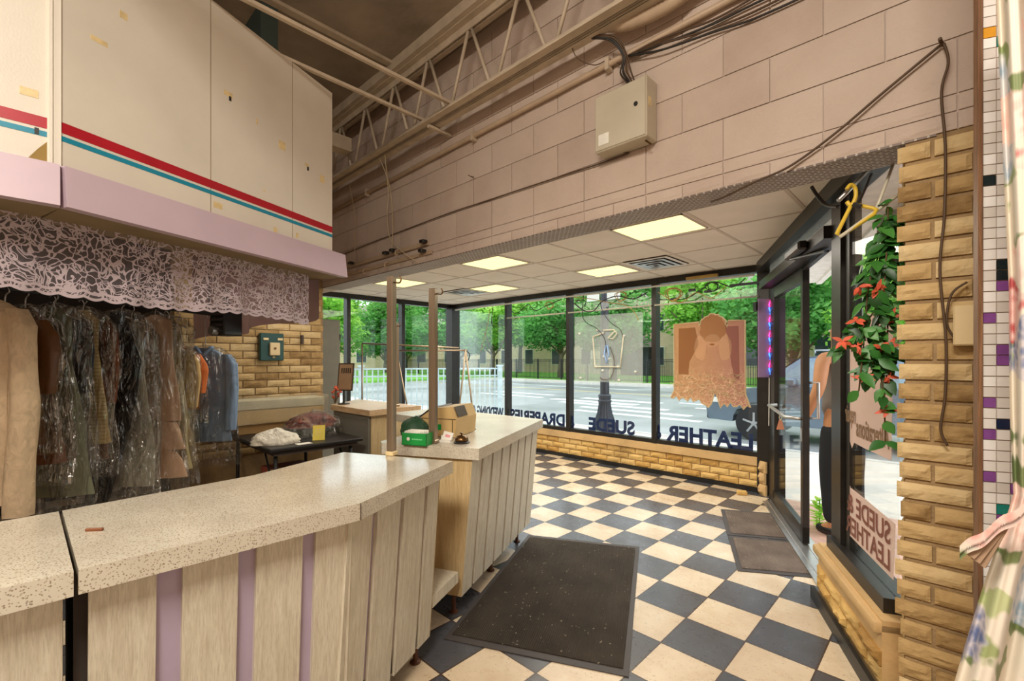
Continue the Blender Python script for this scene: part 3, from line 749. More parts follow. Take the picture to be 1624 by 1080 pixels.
# entrance canopy soffit outside
poly = [(-1.36, 5.3), (-0.12, 2.65), (0.9, 2.65), (-0.36, 4.24), (-1.30, 7.2), (-1.5, 7.2)]
m = MB(); m.prism(poly, ZC + 0.01, ZC + 0.05); m.build('ceiling_entrance_soffit', 'soffit', kind='structure')
m = MB(); m.bar((0.9, 2.65, 2.33), (-0.36, 4.24, 2.33), 0.12, 0.26); m.build('trim_12', 'grey_cab', kind='structure')
MB().bar((-0.36, 4.24, 2.45), (-1.30, 7.2, 2.45), 0.06, 0.05).build('trim_14', 'soffit', kind='structure')
MB().box(-0.76, -0.62, 5.24, 5.38, -0.05, 2.4).build('trim_13', 'grey_cab', kind='structure')

# ================================================================== COUNTERS
ZT, TH = 0.95, 0.057
def d24(p, s, o=0.0):
    """point s along the 24-degree run from p, o outward"""
    return (p[0] - math.sin(D24) * s + math.cos(D24) * o, p[1] + math.cos(D24) * s + math.sin(D24) * o)
def slat_run(root, P, ang, spans, inset, lean, zb, zt, mats, nm='front_panel'):
    """leaning front panels: P start of the top edge line, ang direction, outward to the right of travel"""
    u = Vector((-math.sin(ang), math.cos(ang), 0)); n = Vector((math.cos(ang), math.sin(ang), 0)); P = Vector((*P, 0))
    for (a, b), mt in zip(spans, mats):
        th = 0.02 if mt == 'wood_panel' else 0.004
        m = MB(); vs = []
        for z, o in ((zb, -inset - lean), (zt, -inset)):
            for s in (a, b):
                q = P + u * s + n * o
                vs += [(q.x, q.y, z), ((q - n * 0.02).x + n.x * 0 , (q - n * 0.02).y, z)] if th > .01 else [((q - n * 0.016).x, (q - n * 0.016).y, z), ((q - n * 0.022).x, (q - n * 0.022).y, z)]
        m.add(vs, [(0, 2, 6, 4), (1, 5, 7, 3), (0, 4, 5, 1), (2, 3, 7, 6), (0, 1, 3, 2), (4, 6, 7, 5)])
        m.build(nm if mt == 'wood_panel' else 'recess_strip', mt, root)
def legs(root, pts, zt):
    for x, y in pts:
        m = MB(); m.lathe([(0.026, 0), (0.026, 0.006), (0.012, 0.012), (0.012, zt - 0.004), (0.02, zt)], 12, Matrix.Translation((x, y, 0)))
        m.build('leg', 'rust', root, True, auto=40)

# long counter, near the camera
BEND = (-1.425, 0.748); END = (-1.704, 1.363)
c1 = thing('service_counter', (-1.75, 0.6, 0), 'long speckled laminate counter with a bend, brown stub on top, wood slat front', 'counter')
top = [(-1.435, 0.066), BEND, END, (-2.272, 1.101), (-2.085, 0.62), (-2.035, 0.056)]
m = MB(); m.prism(top, ZT - TH, ZT); m.build('countertop', 'laminate', c1)
m = MB()
for (a, b) in ((( -1.435, 0.066), BEND), (BEND, END)):
    pass
m.bar((-1.4235, 0.748, ZT - TH / 2), (-1.4235, 0.7495, ZT - TH / 2), 0.004, TH); m.build('edge_seam', 'dkbrown', c1)
body = [(-1.57, 0.10), (-1.565, 0.77), (-1.80, 1.30), (-2.20, 1.08), (-2.02, 0.62), (-1.98, 0.10)]
m = MB(); m.prism(body, 0.13, ZT - TH); m.build('carcass', 'carcass', c1)
MB().box(-2.0, -1.55, 0.062, 0.098, 0.03, ZT - TH).build('gap_shade', 'carcass', c1)  # dark panel added in the open joint as its shade
slat_run(c1, (-1.428, 0.0), 0, [(0.086, 0.216), (0.216, 0.272), (0.272, 0.405), (0.405, 0.453), (0.453, 0.587), (0.587, 0.628), (0.628, 0.752)], 0.058, 0.055, 0.12, ZT - TH,
         ['wood_panel', 'lavender_dark'] * 3 + ['wood_panel'])
slat_run(c1, BEND, D24, [(0.012, 0.145), (0.145, 0.175), (0.175, 0.325), (0.325, 0.352), (0.352, 0.515), (0.515, 0.54), (0.54, 0.640)], 0.055, 0.055, 0.12, ZT - TH,
         ['wood_panel', 'lavender_dark'] * 3 + ['wood_panel'])
E1 = d24(BEND, 0.645, -0.055); E2 = d24(BEND, 0.645, -0.50); E1b = d24(BEND, 0.645, -0.11)
m = MB(); m.add([(*E1, ZT - TH), (*E2, ZT - TH), (*E2, 0.12), (*E1b, 0.12)], [(0, 1, 2, 3)]); m.build('end_panel', 'wood_side', c1)
legs(c1, [(-1.833, 1.242), (-1.66, 0.45), (-1.92, 0.3)], 0.13)
# module at the left edge of the frame
c0 = thing('service_counter', (-1.73, -0.5, 0), 'speckled counter section cut off by the lower left frame edge, beyond the dark joint', 'counter')
m = MB(); m.prism([(-1.433, 0.058), (-2.032, 0.048), (-2.0, -1.4), (-1.44, -1.4)], ZT - TH, ZT); m.build('countertop', 'laminate', c0)
m = MB(); m.prism([(-1.57, 0.045), (-1.98, 0.045), (-1.98, -1.38), (-1.57, -1.38)], 0.0, ZT - TH); m.build('carcass', 'carcass', c0)
slat_run(c0, (-1.428, 0.0), 0, [(-0.10, 0.042), (-0.142, -0.10), (-0.277, -0.142), (-0.32, -0.277), (-0.455, -0.32)], 0.058, 0.055, 0.12, ZT - TH, ['wood_panel', 'lavender_dark', 'wood_panel', 'lavender_dark', 'wood_panel'])

# second counter, L-shaped
c2 = thing('register_counter', (-2.3, 2.1, 0), 'second laminate counter with vertical wood slats, holding the tan cash register', 'counter')
FR = (-1.835, 1.645)
FB = (-2.37, 2.81)
L_ = [FR, FB, (-3.66, 2.74), (-3.64, 2.17), (-2.77, 2.24), (-2.42, 1.40), (-2.363, 1.372)]
m = MB(); m.prism(L_, ZT - 0.062, ZT); m.build('countertop', 'laminate_dull', c2)
body = [d24(FR, 0.03, -0.12), d24(FR, 1.24, -0.12), (-3.5, 2.66), (-3.5, 2.30), (-2.80, 2.32), (-2.44, 1.48), d24(FR, 0.03, -0.60)]
m = MB(); m.prism(body, 0.16, ZT - 0.062); m.build('carcass', 'carcass', c2)
pit = 0.157
spans = []; mats = []
for k in range(8):
    spans.append((0.015 + k * pit, 0.015 + k * pit + 0.128)); mats.append('wood_panel')
    if k < 7: spans.append((0.015 + k * pit + 0.128, 0.015 + (k + 1) * pit)); mats.append('lavender_dark')
slat_run(c2, FR, D24, spans, 0.045, 0.065, 0.13, ZT - 0.062, mats)
A = d24(FR, 0.014, -0.045); Ab = d24(FR, 0.014, -0.11); B = d24(FR, 0.014, -0.60)
m = MB(); m.add([(*A, ZT - 0.062), (*B, ZT - 0.062), (*B, 0.13), (*Ab, 0.13)], [(0, 1, 2, 3)])
m.add([(*d24(A, 0.012), ZT - 0.062), (*d24(B, 0.012), ZT - 0.062), (*d24(B, 0.012), 0.13), (*d24(Ab, 0.012), 0.13)], [(0, 1, 2, 3)]); m.build('end_panel', 'wood_side', c2)
legs(c2, [d24(FR, 0.08, -0.19), d24(FR, 0.62, -0.19), d24(FR, 1.15, -0.19), d24(FR, 0.1, -0.52)], 0.16)
# low step board between the two counters
sb = thing('step_board', (-1.95, 1.5, 0), 'low wood-grain shelf bridging the gap between the two counters', 'shelf')
q = [d24(BEND, 0.66, -0.105), d24(BEND, 0.93, -0.105), d24(BEND, 0.93, -0.46), d24(BEND, 0.66, -0.46)]
m = MB(); m.prism(q, 0.245, 0.30); m.build('board', 'wood_panel', sb)
legs(sb, [d24(BEND, 0.70, -0.43), d24(BEND, 0.90, -0.43)], 0.245)

# desk by the side windows
c3 = thing('side_desk', (-4.3, 2.4, 0), 'tan laminate desk standing by the side windows beyond the black folding table', 'desk')
pd = [(-3.91, 2.145), (-4.70, 2.135), (-5.12, 2.66), (-3.93, 2.73)]
m = MB(); m.prism(pd, 0.90, 0.955); m.build('desk_top', 'desk_top', c3)
m = MB(); m.prism([(-3.96, 2.19), (-4.68, 2.18), (-5.0, 2.62), (-3.98, 2.68)], 0.0, 0.90); m.build('desk_body', 'wood_side', c3)
m = MB(); m.prism([(-3.97, 2.165), (-4.68, 2.16), (-4.68, 2.185), (-3.97, 2.19)], 0.02, 0.90); m.build('desk_front', 'grey_cab', c3)

# posts
def post(name, x, y, z0, z1, w, label, rz, hooks):
    r = thing(name, (x, y, z0), label, 'post', 'bronze posts standing on the counters', rz)
    T = frame(x, y, rz)
    MB().box(-w / 2, w / 2, -w / 2, w / 2, z0 + 0.012, z1, T, bev=0.003).build('pole', 'bronze_post', r)
    MB().box(-w * 0.62, w * 0.62, -w * 0.62, w * 0.62, z0, z0 + 0.022, T, bev=0.004).build('foot', 'tape' if hooks == 1 else 'bronze_post', r)
    if hooks: 
        m = MB(); h = z1 - 0.03
        m.tube(arc([T @ Vector((w / 2, 0, h)), T @ Vector((w / 2 + 0.03, 0, h - 0.004)), T @ Vector((w / 2 + 0.04, 0, h + 0.01)), T @ Vector((w / 2 + 0.032, 0, h + 0.03))], 4), 0.004, 6)
        m.build('hook', 'brass', r, True)
post('square_post', -2.025, 1.231, ZT, 1.842, 0.036, 'tall square bronze post standing on the near end of the speckled counter', R(20), 1)
post('square_post', -2.143, 1.572, ZT, 1.832, 0.040, 'shorter square bronze post beside the green box on the register counter', R(24), 2)
post('square_post', -4.06, 2.52, 0.955, 1.795, 0.045, 'slim bronze post on the tan desk mostly hidden behind the tallest counter post', R(10), 3)

# ------------------------------------------------------------------ on the counters
reg = thing('cash_register', (-2.3, 1.93, ZT), 'boxy tan cash register with sloped back on the far counter', 'cash register')
T = Matrix(((-math.sin(D24), math.cos(D24), 0, -2.325), (math.cos(D24), math.sin(D24), 0, 1.70), (0, 0, 1, 0), (0, 0, 0, 1)))  # x along run, y outward
def yz_prism(m, prof, x0, x1, T):
    n = len(prof); vs = [(x0, y, z) for y, z in prof] + [(x1, y, z) for y, z in prof]
    m.add(vs, [tuple(range(n)), tuple(range(2 * n - 1, n - 1, -1))] + [(i, n + i, n + (i + 1) % n, (i + 1) % n) for i in range(n)], 0.5, T)
m = MB(); yz_prism(m, [(0.155, ZT + 0.004), (0.165, ZT + 0.115), (0.135, ZT + 0.19), (0.0, ZT + 0.175), (-0.17, ZT + 0.06), (-0.20, ZT + 0.045), (-0.20, ZT + 0.004)], 0, 0.29, T)
m.build('case', 'register', reg)
m = MB(); m.box(-0.002, 0.0, 0.136, 0.14, ZT, ZT + 0.11, T); m.box(-0.002, 0.292, -0.16, 0.16, ZT + 0.112, ZT + 0.115, T); m.build('seam', 'dkbrown', reg)
m = MB(); yz_prism(m, [(0.1645, ZT + 0.126), (0.167, ZT + 0.127), (0.142, ZT + 0.188), (0.139, ZT + 0.188)], 0.02, 0.155, T); m.build('display', 'dkbrown', reg)
m = MB(); yz_prism(m, [(-0.005, ZT + 0.176), (-0.012, ZT + 0.184), (-0.175, ZT + 0.07), (-0.17, ZT + 0.062)], 0.015, 0.275, T); m.build('keyboard', 'black', reg)
m = MB(); m.box(-0.003, 0, 0.0, 0.06, ZT + 0.045, ZT + 0.08, T); m.build('green_label', 'green', reg)
m = MB(); m.box(0.29, 0.36, 0.02, 0.13, ZT, ZT + 0.006, T); m.build('slot_shade', 'dkbrown', reg)  # dark slab in place of the shaded recess beside the register

def on(mb, x, y, rz, z=ZT): return Matrix.Translation((x, y, z)) @ Matrix.Rotation(rz, 4, 'Z')
T = on(None, -2.185, 1.50, R(27))
gb = thing('card_box', (-2.185, 1.50, ZT), 'open bright green card box with white lettering beside the shorter post', 'box')
m = MB(); w, d, h = 0.076, 0.05, 0.068
m.box(-w, w, -d, -d + 0.004, 0.0, h, T); m.box(-w, w, d - 0.004, d, 0.0, h, T); m.box(-w, -w + 0.004, -d, d, 0, h, T); m.box(w - 0.004, w, -d, d, 0, h, T); m.box(-w, w, -d, d, 0, 0.004, T)
m.build('box_body', 'green', gb)
m = MB(); 
for k in range(6): m.box(-w + 0.01, 0.02 + k * 0.006, -d + 0.012 + k * 0.013, -d + 0.014 + k * 0.013, 0.004, h + 0.008 + 0.002 * (k % 2), T)
m.build('cards', 'paper', gb)
m = MB(); m.lathe([(0.010, 0), (0.010, 0.0006)], 16, T @ Matrix.Translation((-0.036, -d - 0.0004, 0.036)) @ Matrix.Rotation(R(90), 4, 'X')); m.build('logo', 'paper', gb)
m = MB()
for k, (x, w_) in enumerate(((-0.008, .010), (0.006, .012), (0.021, .013), (0.036, .011), (0.047, .006))): m.box(x - w_ / 2, x + w_ / 2, -d - 0.0006, -d, 0.031, 0.039, T)
m.build('worn_lettering', plain('pale_green_print', lin(120, 206, 140), 0.5), gb)
# dark green bag behind it
m = MB()
def bagf(p, q):
    a = 2 * math.pi * p; r = math.sin(math.pi * min(1, 0.15 + q * 0.85)) ** 0.6
    k = 0.09 * r * (1 + 0.25 * noise.noise((math.cos(a) * 2, math.sin(a) * 2, q * 3)))
    return (-2.36 + 1.15 * k * math.cos(a), 1.60 + 0.9 * k * math.sin(a), ZT + 0.001 + 0.125 * q + 0.02 * noise.noise((a, q * 4, 1)) * q)
m.grid(bagf, 24, 10); m.build('cloth_bag', wrinkled('dark_green_cloth', lin(30, 70, 42), 0.6), smooth=True, label='slumped dark green bag behind the bright green box', cat='bag')
# business card holder
ch = thing('card_holder', (-2.125, 1.645, ZT), 'small tilted white card holder between the post and the bell', 'card holder')
T = on(None, -2.125, 1.645, R(32)); m = MB(); m.box(-0.034, 0.034, -0.012, 0.03, 0.0, 0.012, T); m.box(-0.034, 0.034, 0.02, 0.03, 0.0, 0.035, T); m.build('holder', 'white', ch)
T2 = T @ Matrix.Rotation(R(-25), 4, 'X') @ Matrix.Rotation(R(12), 4, 'Y'); m = MB(); m.box(-0.03, 0.03, 0.0, 0.010, 0.006, 0.062, T2); m.build('cards', 'paper', ch)
m = MB(); m.box(-0.014, 0.016, -0.0006, 0.0, 0.03, 0.045, T2); m.build('card_print', plain('pink_print', lin(230, 150, 160), 0.6), ch)
# bell
bl = thing('call_bell', (-2.035, 1.692, ZT), 'round brass counter bell with dark base in front of the register', 'bell')
T = Matrix.Translation((-2.035, 1.692, ZT))
MB().lathe([(0.046, 0), (0.046, 0.006), (0.040, 0.012), (0.036, 0.014)], 28, T).build('base', 'black', bl, True, auto=40)
MB().lathe([(0.040, 0.014), (0.039, 0.022), (0.034, 0.034), (0.022, 0.042), (0.008, 0.045)], 28, T).build('dome', 'brass', bl, True)
MB().lathe([(0.005, 0.045), (0.005, 0.052), (0.012, 0.054), (0.012, 0.058), (0.004, 0.06)], 14, T).build('button', 'brass', bl, True, auto=40)
# pen stub
T = on(None, -1.728, 0.112, R(52), ZT + 0.0045)
m = MB(); m.box(-0.022, 0.022, -0.004, 0.004, -0.0045, 0.0035, T, bev=0.0015); m.build('wood_stub', plain('brown_stub', lin(126, 72, 36), 0.5), label='small brown wooden stub lying on the long counter', cat='stub')

# ================================================================== OVERHEAD BULKHEAD
ZW0, ZW1, ZL0 = 2.183, 3.30, 2.02
B0, B1, B2 = (-2.521, -2.2), (-2.521, 0.063), (-3.152, 1.444)
def bulk(name, a, b, label, ext, left):
    a = Vector((*a, 0)); b = Vector((*b, 0)); u = (b - a).normalized(); n = Vector((u.y, -u.x, 0)); L = (b - a).length
    T = Matrix(((u.x, n.x, 0, a.x), (u.y, n.y, 0, a.y), (0, 0, 1, 0), (0, 0, 0, 1)))   # x along, y toward the shop
    r = thing(name, tuple(a + Vector((0, 0, ZL0))), label, 'bulkhead')
    MB().box(0, L, -0.02, 0.0, ZW0 - 0.01, ZW1, T).build('face_panel', 'panel_cream', r)
    m = MB()
    for s in ([0.62, 1.16] if not left else [1.6]): m.box(s - 0.0012, s + 0.0012, 0.0, 0.0012, ZW0, ZW1, T)
    m.box(0, L, -0.012, -0.004, ZW1, ZW1 + 0.004, T)
    m.build('panel_seam', 'underside', r)
    MB().box(0, L, 0.0, 0.0015, 2.318, 2.36, T).build('red_stripe', 'red', r)
    MB().box(0, L, 0.0, 0.0015, 2.286, 2.306, T).build('blue_stripe', 'blue', r)
    m = MB(); e = ext
    y0, y1 = 0.03, 0.05
    vs = [(0, 0.0, ZW0), (L + e, 0.0, ZW0), (L + e, y0, ZW0), (0, y0, ZW0), (0, 0.0, ZL0), (L + e, 0.0, ZL0), (L + e, y1, ZL0), (0, y1, ZL0)]
    m.add(vs, [(0, 1, 2, 3), (4, 7, 6, 5), (3, 2, 6, 7), (0, 4, 5, 1), (1, 5, 6, 2), (0, 3, 7, 4)], 0.5, T); m.build('valance_board', 'lavender', r)
    MB().prism([(0, 0), (L + e, 0), (L + e, -.3), (.07 if not left else 0, -.3)] if not left else [(0, 0), (L, 0), (L - .075, -.3), (0, -.3)], ZL0, ZL0 + 0.02, T).build('underside_board', 'underside', r)
    spots = [(0.10, 3.02, .05, .02), (0.22, 2.93, .03, .03), (0.13, 2.76, .06, .02), (0.72, 2.86, .05, .025), (0.90, 2.80, .012, .03), (1.08, 2.74, .05, .05), (1.28, 2.70, .03, .02), (1.42, 2.66, .04, .05), (0.66, 2.24, .05, .03), (1.03, 2.21, .025, .03), (1.2, 2.22, .02, .03), (0.95, 2.42, .012, .012)] if not left else [(2.18, 2.44, .05, .03), (2.05, 2.9, .05, .02)]
    for s, z, w, h in spots: MB().box(s - w / 2, s + w / 2, 0.0, 0.0012, z - h / 2, z + h / 2, T).build('tape_patch', 'tape', r)
    for s, z in ([(0.12, 3.0), (0.73, 2.84), (1.29, 2.68)] if not left else [(2.2, 2.3)]): MB().box(s - .006, s + .006, 0, 0.003, z - .012, z + .012, T).build('tape_hole', 'black', r)
    if left:
        m = MB(); m.box(L - 0.035, L + 0.004, 0.0, 0.006, ZW0, ZW1, T); m.box(L - 0.03, L - 0.02, 0.006, 0.012, ZW0, ZW1, T); m.build('corner_strip', 'panel_cream', r)
        m = MB(); m.add([(L - .09, .0015, ZW0), (L - .035, .0015, ZW0), (L - .035, .0015, ZW0 + .085), (L - .06, .0015, ZW0 + .05)], [(0, 1, 2, 3)], 0.5, T); m.build('torn_patch', plain('torn_board', lin(150, 122, 64), 0.8), r)
    return r, T, L
bulk('overhead_bulkhead', B1, B2, 'cream overhead bulkhead with red and blue stripes running towards the windows', 0.10, False)
bulk('overhead_bulkhead', B0, B1, 'cream bulkhead section cut by the left frame edge, left of the corner strip', 0.0, True)

# lace valance : one long strip hanging under the bulkhead
lp = arc([(-2.72, -1.2, 0), (-2.72, -0.5, 0), (-2.735, 0.0, 0), (-2.96, 0.62, 0), (-3.12, 1.0, 0), (-3.285, 1.335, 0)], 24)
cum = [0.0]
for i in range(1, len(lp)): cum.append(cum[-1] + (lp[i] - lp[i - 1]).length)
def along(t):
    s = t * cum[-1]
    for i in range(1, len(lp)):
        if cum[i] >= s:
            k = (s - cum[i - 1]) / max(1e-9, cum[i] - cum[i - 1]); p = lp[i - 1].lerp(lp[i], k); d = (lp[i] - lp[i - 1]).normalized(); return p, Vector((d.y, -d.x, 0)), s
    return lp[-1], Vector((1, 0, 0)), s
def lacef(p, q):
    P, n, s = along(p)
    drop = 0.285 + 0.05 * p + 0.012 * math.sin(s * 5) + 0.012 * abs(math.sin(s * math.pi / 0.075))
    w = (0.012 * math.sin(s * 34) + 0.014 * math.sin(s * 13 + 1)) * (0.35 + 0.65 * q)
    v = P + n * w; return (v.x, v.y, ZL0 - drop * q)
m = MB(); m.grid(lacef, 420, 26, None, lambda p, q: 1.0 if (q > 0.965 or 0.90 < q < 0.925) else 0.0)
m.build('lace_valance', 'lace', smooth=True, label='white floral lace valance with scalloped hem hanging under the bulkhead', cat='lace valance')
def mauvef(p, q):
    a = Vector((-3.36, 1.44)); b = Vector((-5.15, 1.0)); c = a.lerp(b, p); return (c.x, c.y + 0.03 * math.sin(p * 26) * (0.3 + q), 2.45 - (0.71 + 0.14 * p + .02 * math.sin(p * 14)) * q)
MB().grid(mauvef, 80, 8).build('cloth_valance', film('mauve_gauze', lin(116, 90, 88), 0.95), smooth=True, label='thin mauve cloth valance hanging behind the right end of the lace', cat='valance')  # cloth carried up and darkened to give the dark behind the lace

# ================================================================== GARMENTS ON THE CONVEYOR RAIL
RA, RB = Vector((-3.55, -0.35, 0)), Vector((-4.72, 1.18, 0))
ru = (RB - RA).normalized(); rang = math.atan2(ru.y, ru.x)
ZR = 1.80
rail = thing('conveyor_rail', (RA.x, RA.y, ZR), 'dark overhead conveyor rail carrying the bagged garments', 'rail')
m = MB(); m.bar((*RA.xy, ZR + 0.02), (*RB.xy, ZR + 0.02), 0.03, 0.03); m.build('track', 'black', rail)
m = MB()
for k in range(3):
    p = RA.lerp(RB, 0.1 + 0.4 * k); m.tube([(p.x, p.y, ZR + 0.03), (p.x, p.y, ZL0 + 0.3)], 0.01, 6)
m.build('hanger_rod', 'black', rail)
mt = thing('conveyor_motor', (-4.30, 1.08, 1.62), 'black conveyor motor box hanging above the blue shirt', 'motor')
T = frame(-4.30, 1.08, R(20)); MB().box(-0.09, 0.09, -0.08, 0.08, 1.62, 1.84, T, bev=0.01).build('housing', 'black', mt)
m = MB(); 
for k in range(4): m.box(-0.07, 0.07, -0.09, -0.08, 1.65 + k * .045, 1.67 + k * .045, T)
m.build('fins', 'carcass', mt); m = MB(); m.tube([T @ Vector((0, -0.08, 1.66)), T @ Vector((0, -0.13, 1.66))], 0.035, 14); m.build('wheel', 'aluminium', mt, True, auto=40)
MB().bar(T @ Vector((0.0, 0, 1.84)), T @ Vector((0.0, 0, 2.02)), 0.04, 0.04).build('bracket', 'black', mt)

def fold(a, z, sd, k): return 1 + k * noise.noise((math.cos(a) * 1.6 + sd, math.sin(a) * 1.6, z * 1.2 + sd))
def loft(mb, rows, nseg, sd, wob, T, cap=True):
    """rows: (z, half width, half depth, x offset, y offset)"""
    def fn(p, q):
        i = min(int(q * (len(rows) - 1)), len(rows) - 2); t = q * (len(rows) - 1) - i; t = t * t * (3 - 2 * t)
        r = [rows[i][k] * (1 - t) + rows[i + 1][k] * t for k in range(5)]
        a = 2 * math.pi * p; f = fold(a, r[0] * 2.0, sd, wob); f2 = 1 + wob * 0.5 * math.sin(a * 7 + sd * 3) * (q ** 1.5)
        return (r[3] + r[1] * math.cos(a) * f, r[4] + r[2] * math.sin(a) * f * f2, r[0])
    return mb.grid(fn, nseg, max(14, (len(rows) - 1) * 6), T)
def hook(z, r):
    return None
def garment(name, px, py, rz, ztop, zbot, hw, mat, label, cat, kind='coat', bag=True, sd=0.0, bagdrop=0.12, sleeve=None, slm=None, hd=0.055, sleeveR=True, sleeve_z=None):
    r = thing(name, (px, py, zbot), label, cat, 'garments hanging behind the long counter', rz); T = frame(px, py, rz) @ Matrix.Diagonal((1, .62 if bag else .9, 1, 1)); L = ztop - zbot
    m = MB()
    if kind == 'trousers':
        rows = [(ztop, 0.05, 0.03, -.03, 0), (ztop - 0.25 * L, hw * .75, hd, 0, 0), (ztop - 0.6 * L, hw * .62, hd * .9, -0.05, 0), (zbot, hw * .42, hd * .8, -0.17, 0)]
    elif kind == 'tiers':
        rows = [(ztop, 0.03, 0.03, 0, 0), (ztop - 0.04, hw * .7, hd, 0, 0), (ztop - 0.35 * L, hw * .85, hd, 0, 0), (ztop - 0.64 * L, hw * 1.05, hd * 1.25, 0, 0)]
    elif kind == 'gown':
        rows = [(ztop, 0.03, 0.03, 0, 0), (ztop - 0.06, hw * .6, hd * .8, 0, 0), (ztop - 0.3 * L, hw * .6, hd * .8, 0, 0), (ztop - 0.6 * L, hw * .9, hd * 1.3, 0, 0), (zbot, hw * 1.15, hd * 1.7, 0, 0)]
    else:
        rows = [(ztop, 0.05, 0.045, 0, 0), (ztop - 0.025, hw * .55, 0.05, 0, 0), (ztop - 0.075, hw * .92, hd, 0, 0), (ztop - 0.3 * L, hw * .95, hd * 1.15, 0, 0), (ztop - 0.6 * L, hw * .95, hd * 1.1, 0, 0), (zbot, hw * 1.05, hd * 1.25, 0, 0)]
    loft(m, rows, 40, sd, 0.22, T); m.build('garment_body', mat, r, True)
    if kind == 'tiers':
        for k in range(2):
            m = MB(); za = ztop - (0.60 + 0.17 * k) * L; zb = za - 0.21 * L
            loft(m, [(za, hw * (.55), hd * .8, 0.02, -0.01 * k), ((za + zb) / 2, hw * .9, hd * 1.15, 0.03 + .02 * k, 0), (zb, hw * (1.05 - .1 * k), hd * 1.35, 0.04 + .03 * k, 0)], 32, sd + k, .25, T); m.build('tier', mat, r, True)
    if kind == 'coat':
        sz = sleeve_z if sleeve_z else ztop - 0.62 * min(L, 1.0)
        for sx in (-1, 1):
            if sx == 1 and not sleeveR: continue
            m = MB(); x0 = sx * hw * .86
            zs = [ztop - 0.055, ztop - 0.14, (ztop + sz) / 2, sz + .04, sz]
            rows = [(zs[0], .035, .045, x0, 0), (zs[1], .06, .06, x0 + sx * .03, 0), (zs[2], .057, .06, x0 + sx * .05, -.012), (zs[3], .05, .052, x0 + sx * .045, -.03), (zs[4], .047, .05, x0 + sx * .043, -.03)]
            loft(m, rows, 22, sd + sx, 0.28, T); m.build('sleeve', slm or mat, r, True)
        m = MB(); m.tube(arc([T @ Vector((-.07, -.03, ztop - .005)), T @ Vector((-.06, -.06, ztop + .0)), T @ Vector((0, -.085, ztop - .06)), T @ Vector((.06, -.06, ztop)), T @ Vector((.07, -.03, ztop - .005))], 5), .016, 8); m.build('collar', slm or mat, r, True)
    if bag:
        m = MB(); zb = zbot - bagdrop
        rows = [(ztop + 0.03, .02, .02, 0, 0), (ztop - 0.0, hw * .7, hd + .01, 0, 0), (ztop - 0.09, hw * 1.12 + .02, hd + .022, 0, 0), (ztop - 0.4 * L, hw * 1.16 + .03, hd + .03, 0, -.005), (ztop - 0.8 * L, hw * 1.16 + .03, hd * 1.15 + .03, 0, -.005), (zb, hw * 1.1 + .03, hd + .03, .01, 0)]
        loft(m, rows, 56, sd + 9, 0.3, T); m.build('plastic_cover', 'plastic_bag', r, True)
    zz = max(ZR, ztop + 0.06)
    m = MB(); m.tube(arc([T @ Vector((0, 0, ztop - 0.02)), T @ Vector((0, 0, zz - .03)), T @ Vector((0.02, 0, zz)), T @ Vector((0, 0, zz + .035)), T @ Vector((-.02, 0, zz + .02))], 5), .0035, 6)
    m.tube([T @ Vector((-hw * .85, 0, ztop - .075)), T @ Vector((0, 0, ztop - .02)), T @ Vector((hw * .85, 0, ztop - .075))], .006, 6); m.build('hanger', 'aluminium', r, True)
    return r
def cl(n, c, **k): return wrinkled(n, lin(*c), **k)
cloth = dict(
    tan=cl('tan_sherpa_cloth', (208, 182, 148), rough=.95, s=30, amt=.25), brown=cl('brown_leather', (104, 66, 32), rough=.4), choc=cl('reddish_brown_cloth', (112, 70, 46), rough=.7),
    sage=cl('grey_green_cloth', (112, 112, 88), rough=.5), navy=cl('navy_cloth', (30, 34, 48), rough=.6), plaid=None, rust=cl('rust_suede', (122, 66, 34), rough=.8), black=cl('black_trouser_cloth', (20, 22, 26), rough=.85, amt=.2),
    white=cl('off_white_cloth', (196, 190, 172), rough=.6), pink=cl('pink_beige_crepe', (206, 168, 138), rough=.8, s=7, amt=.15, var=.08), cream=cl('cream_silk', (208, 192, 140), rough=.5), beige=cl('beige_vest', (216, 182, 120), rough=.7),
    orange=cl('orange_knit', (228, 124, 62), rough=.8), blue=cl('light_blue_shirt', (136, 160, 190), rough=.75, s=9, amt=.5))
def plaid():
    t = NT('tan_plaid'); v = t.coord(); sp = t.n('ShaderNodeSeparateXYZ'); t.l(v, sp.inputs[0])
    a = t.math('GREATER_THAN', t.math('SINE', t.math('MULTIPLY', sp.outputs[0], 130.0)), 0.8); b = t.math('GREATER_THAN', t.math('SINE', t.math('MULTIPLY', sp.outputs[2], 260.0)), 0.8)
    t.bsdf(t.mix(t.math('MAXIMUM', a, b), lin(196, 172, 122), lin(168, 140, 92)), 0.75); return t.m
cloth['plaid'] = plaid()
gz = rang - R(90) + R(14)      # garments hang roughly across the rail
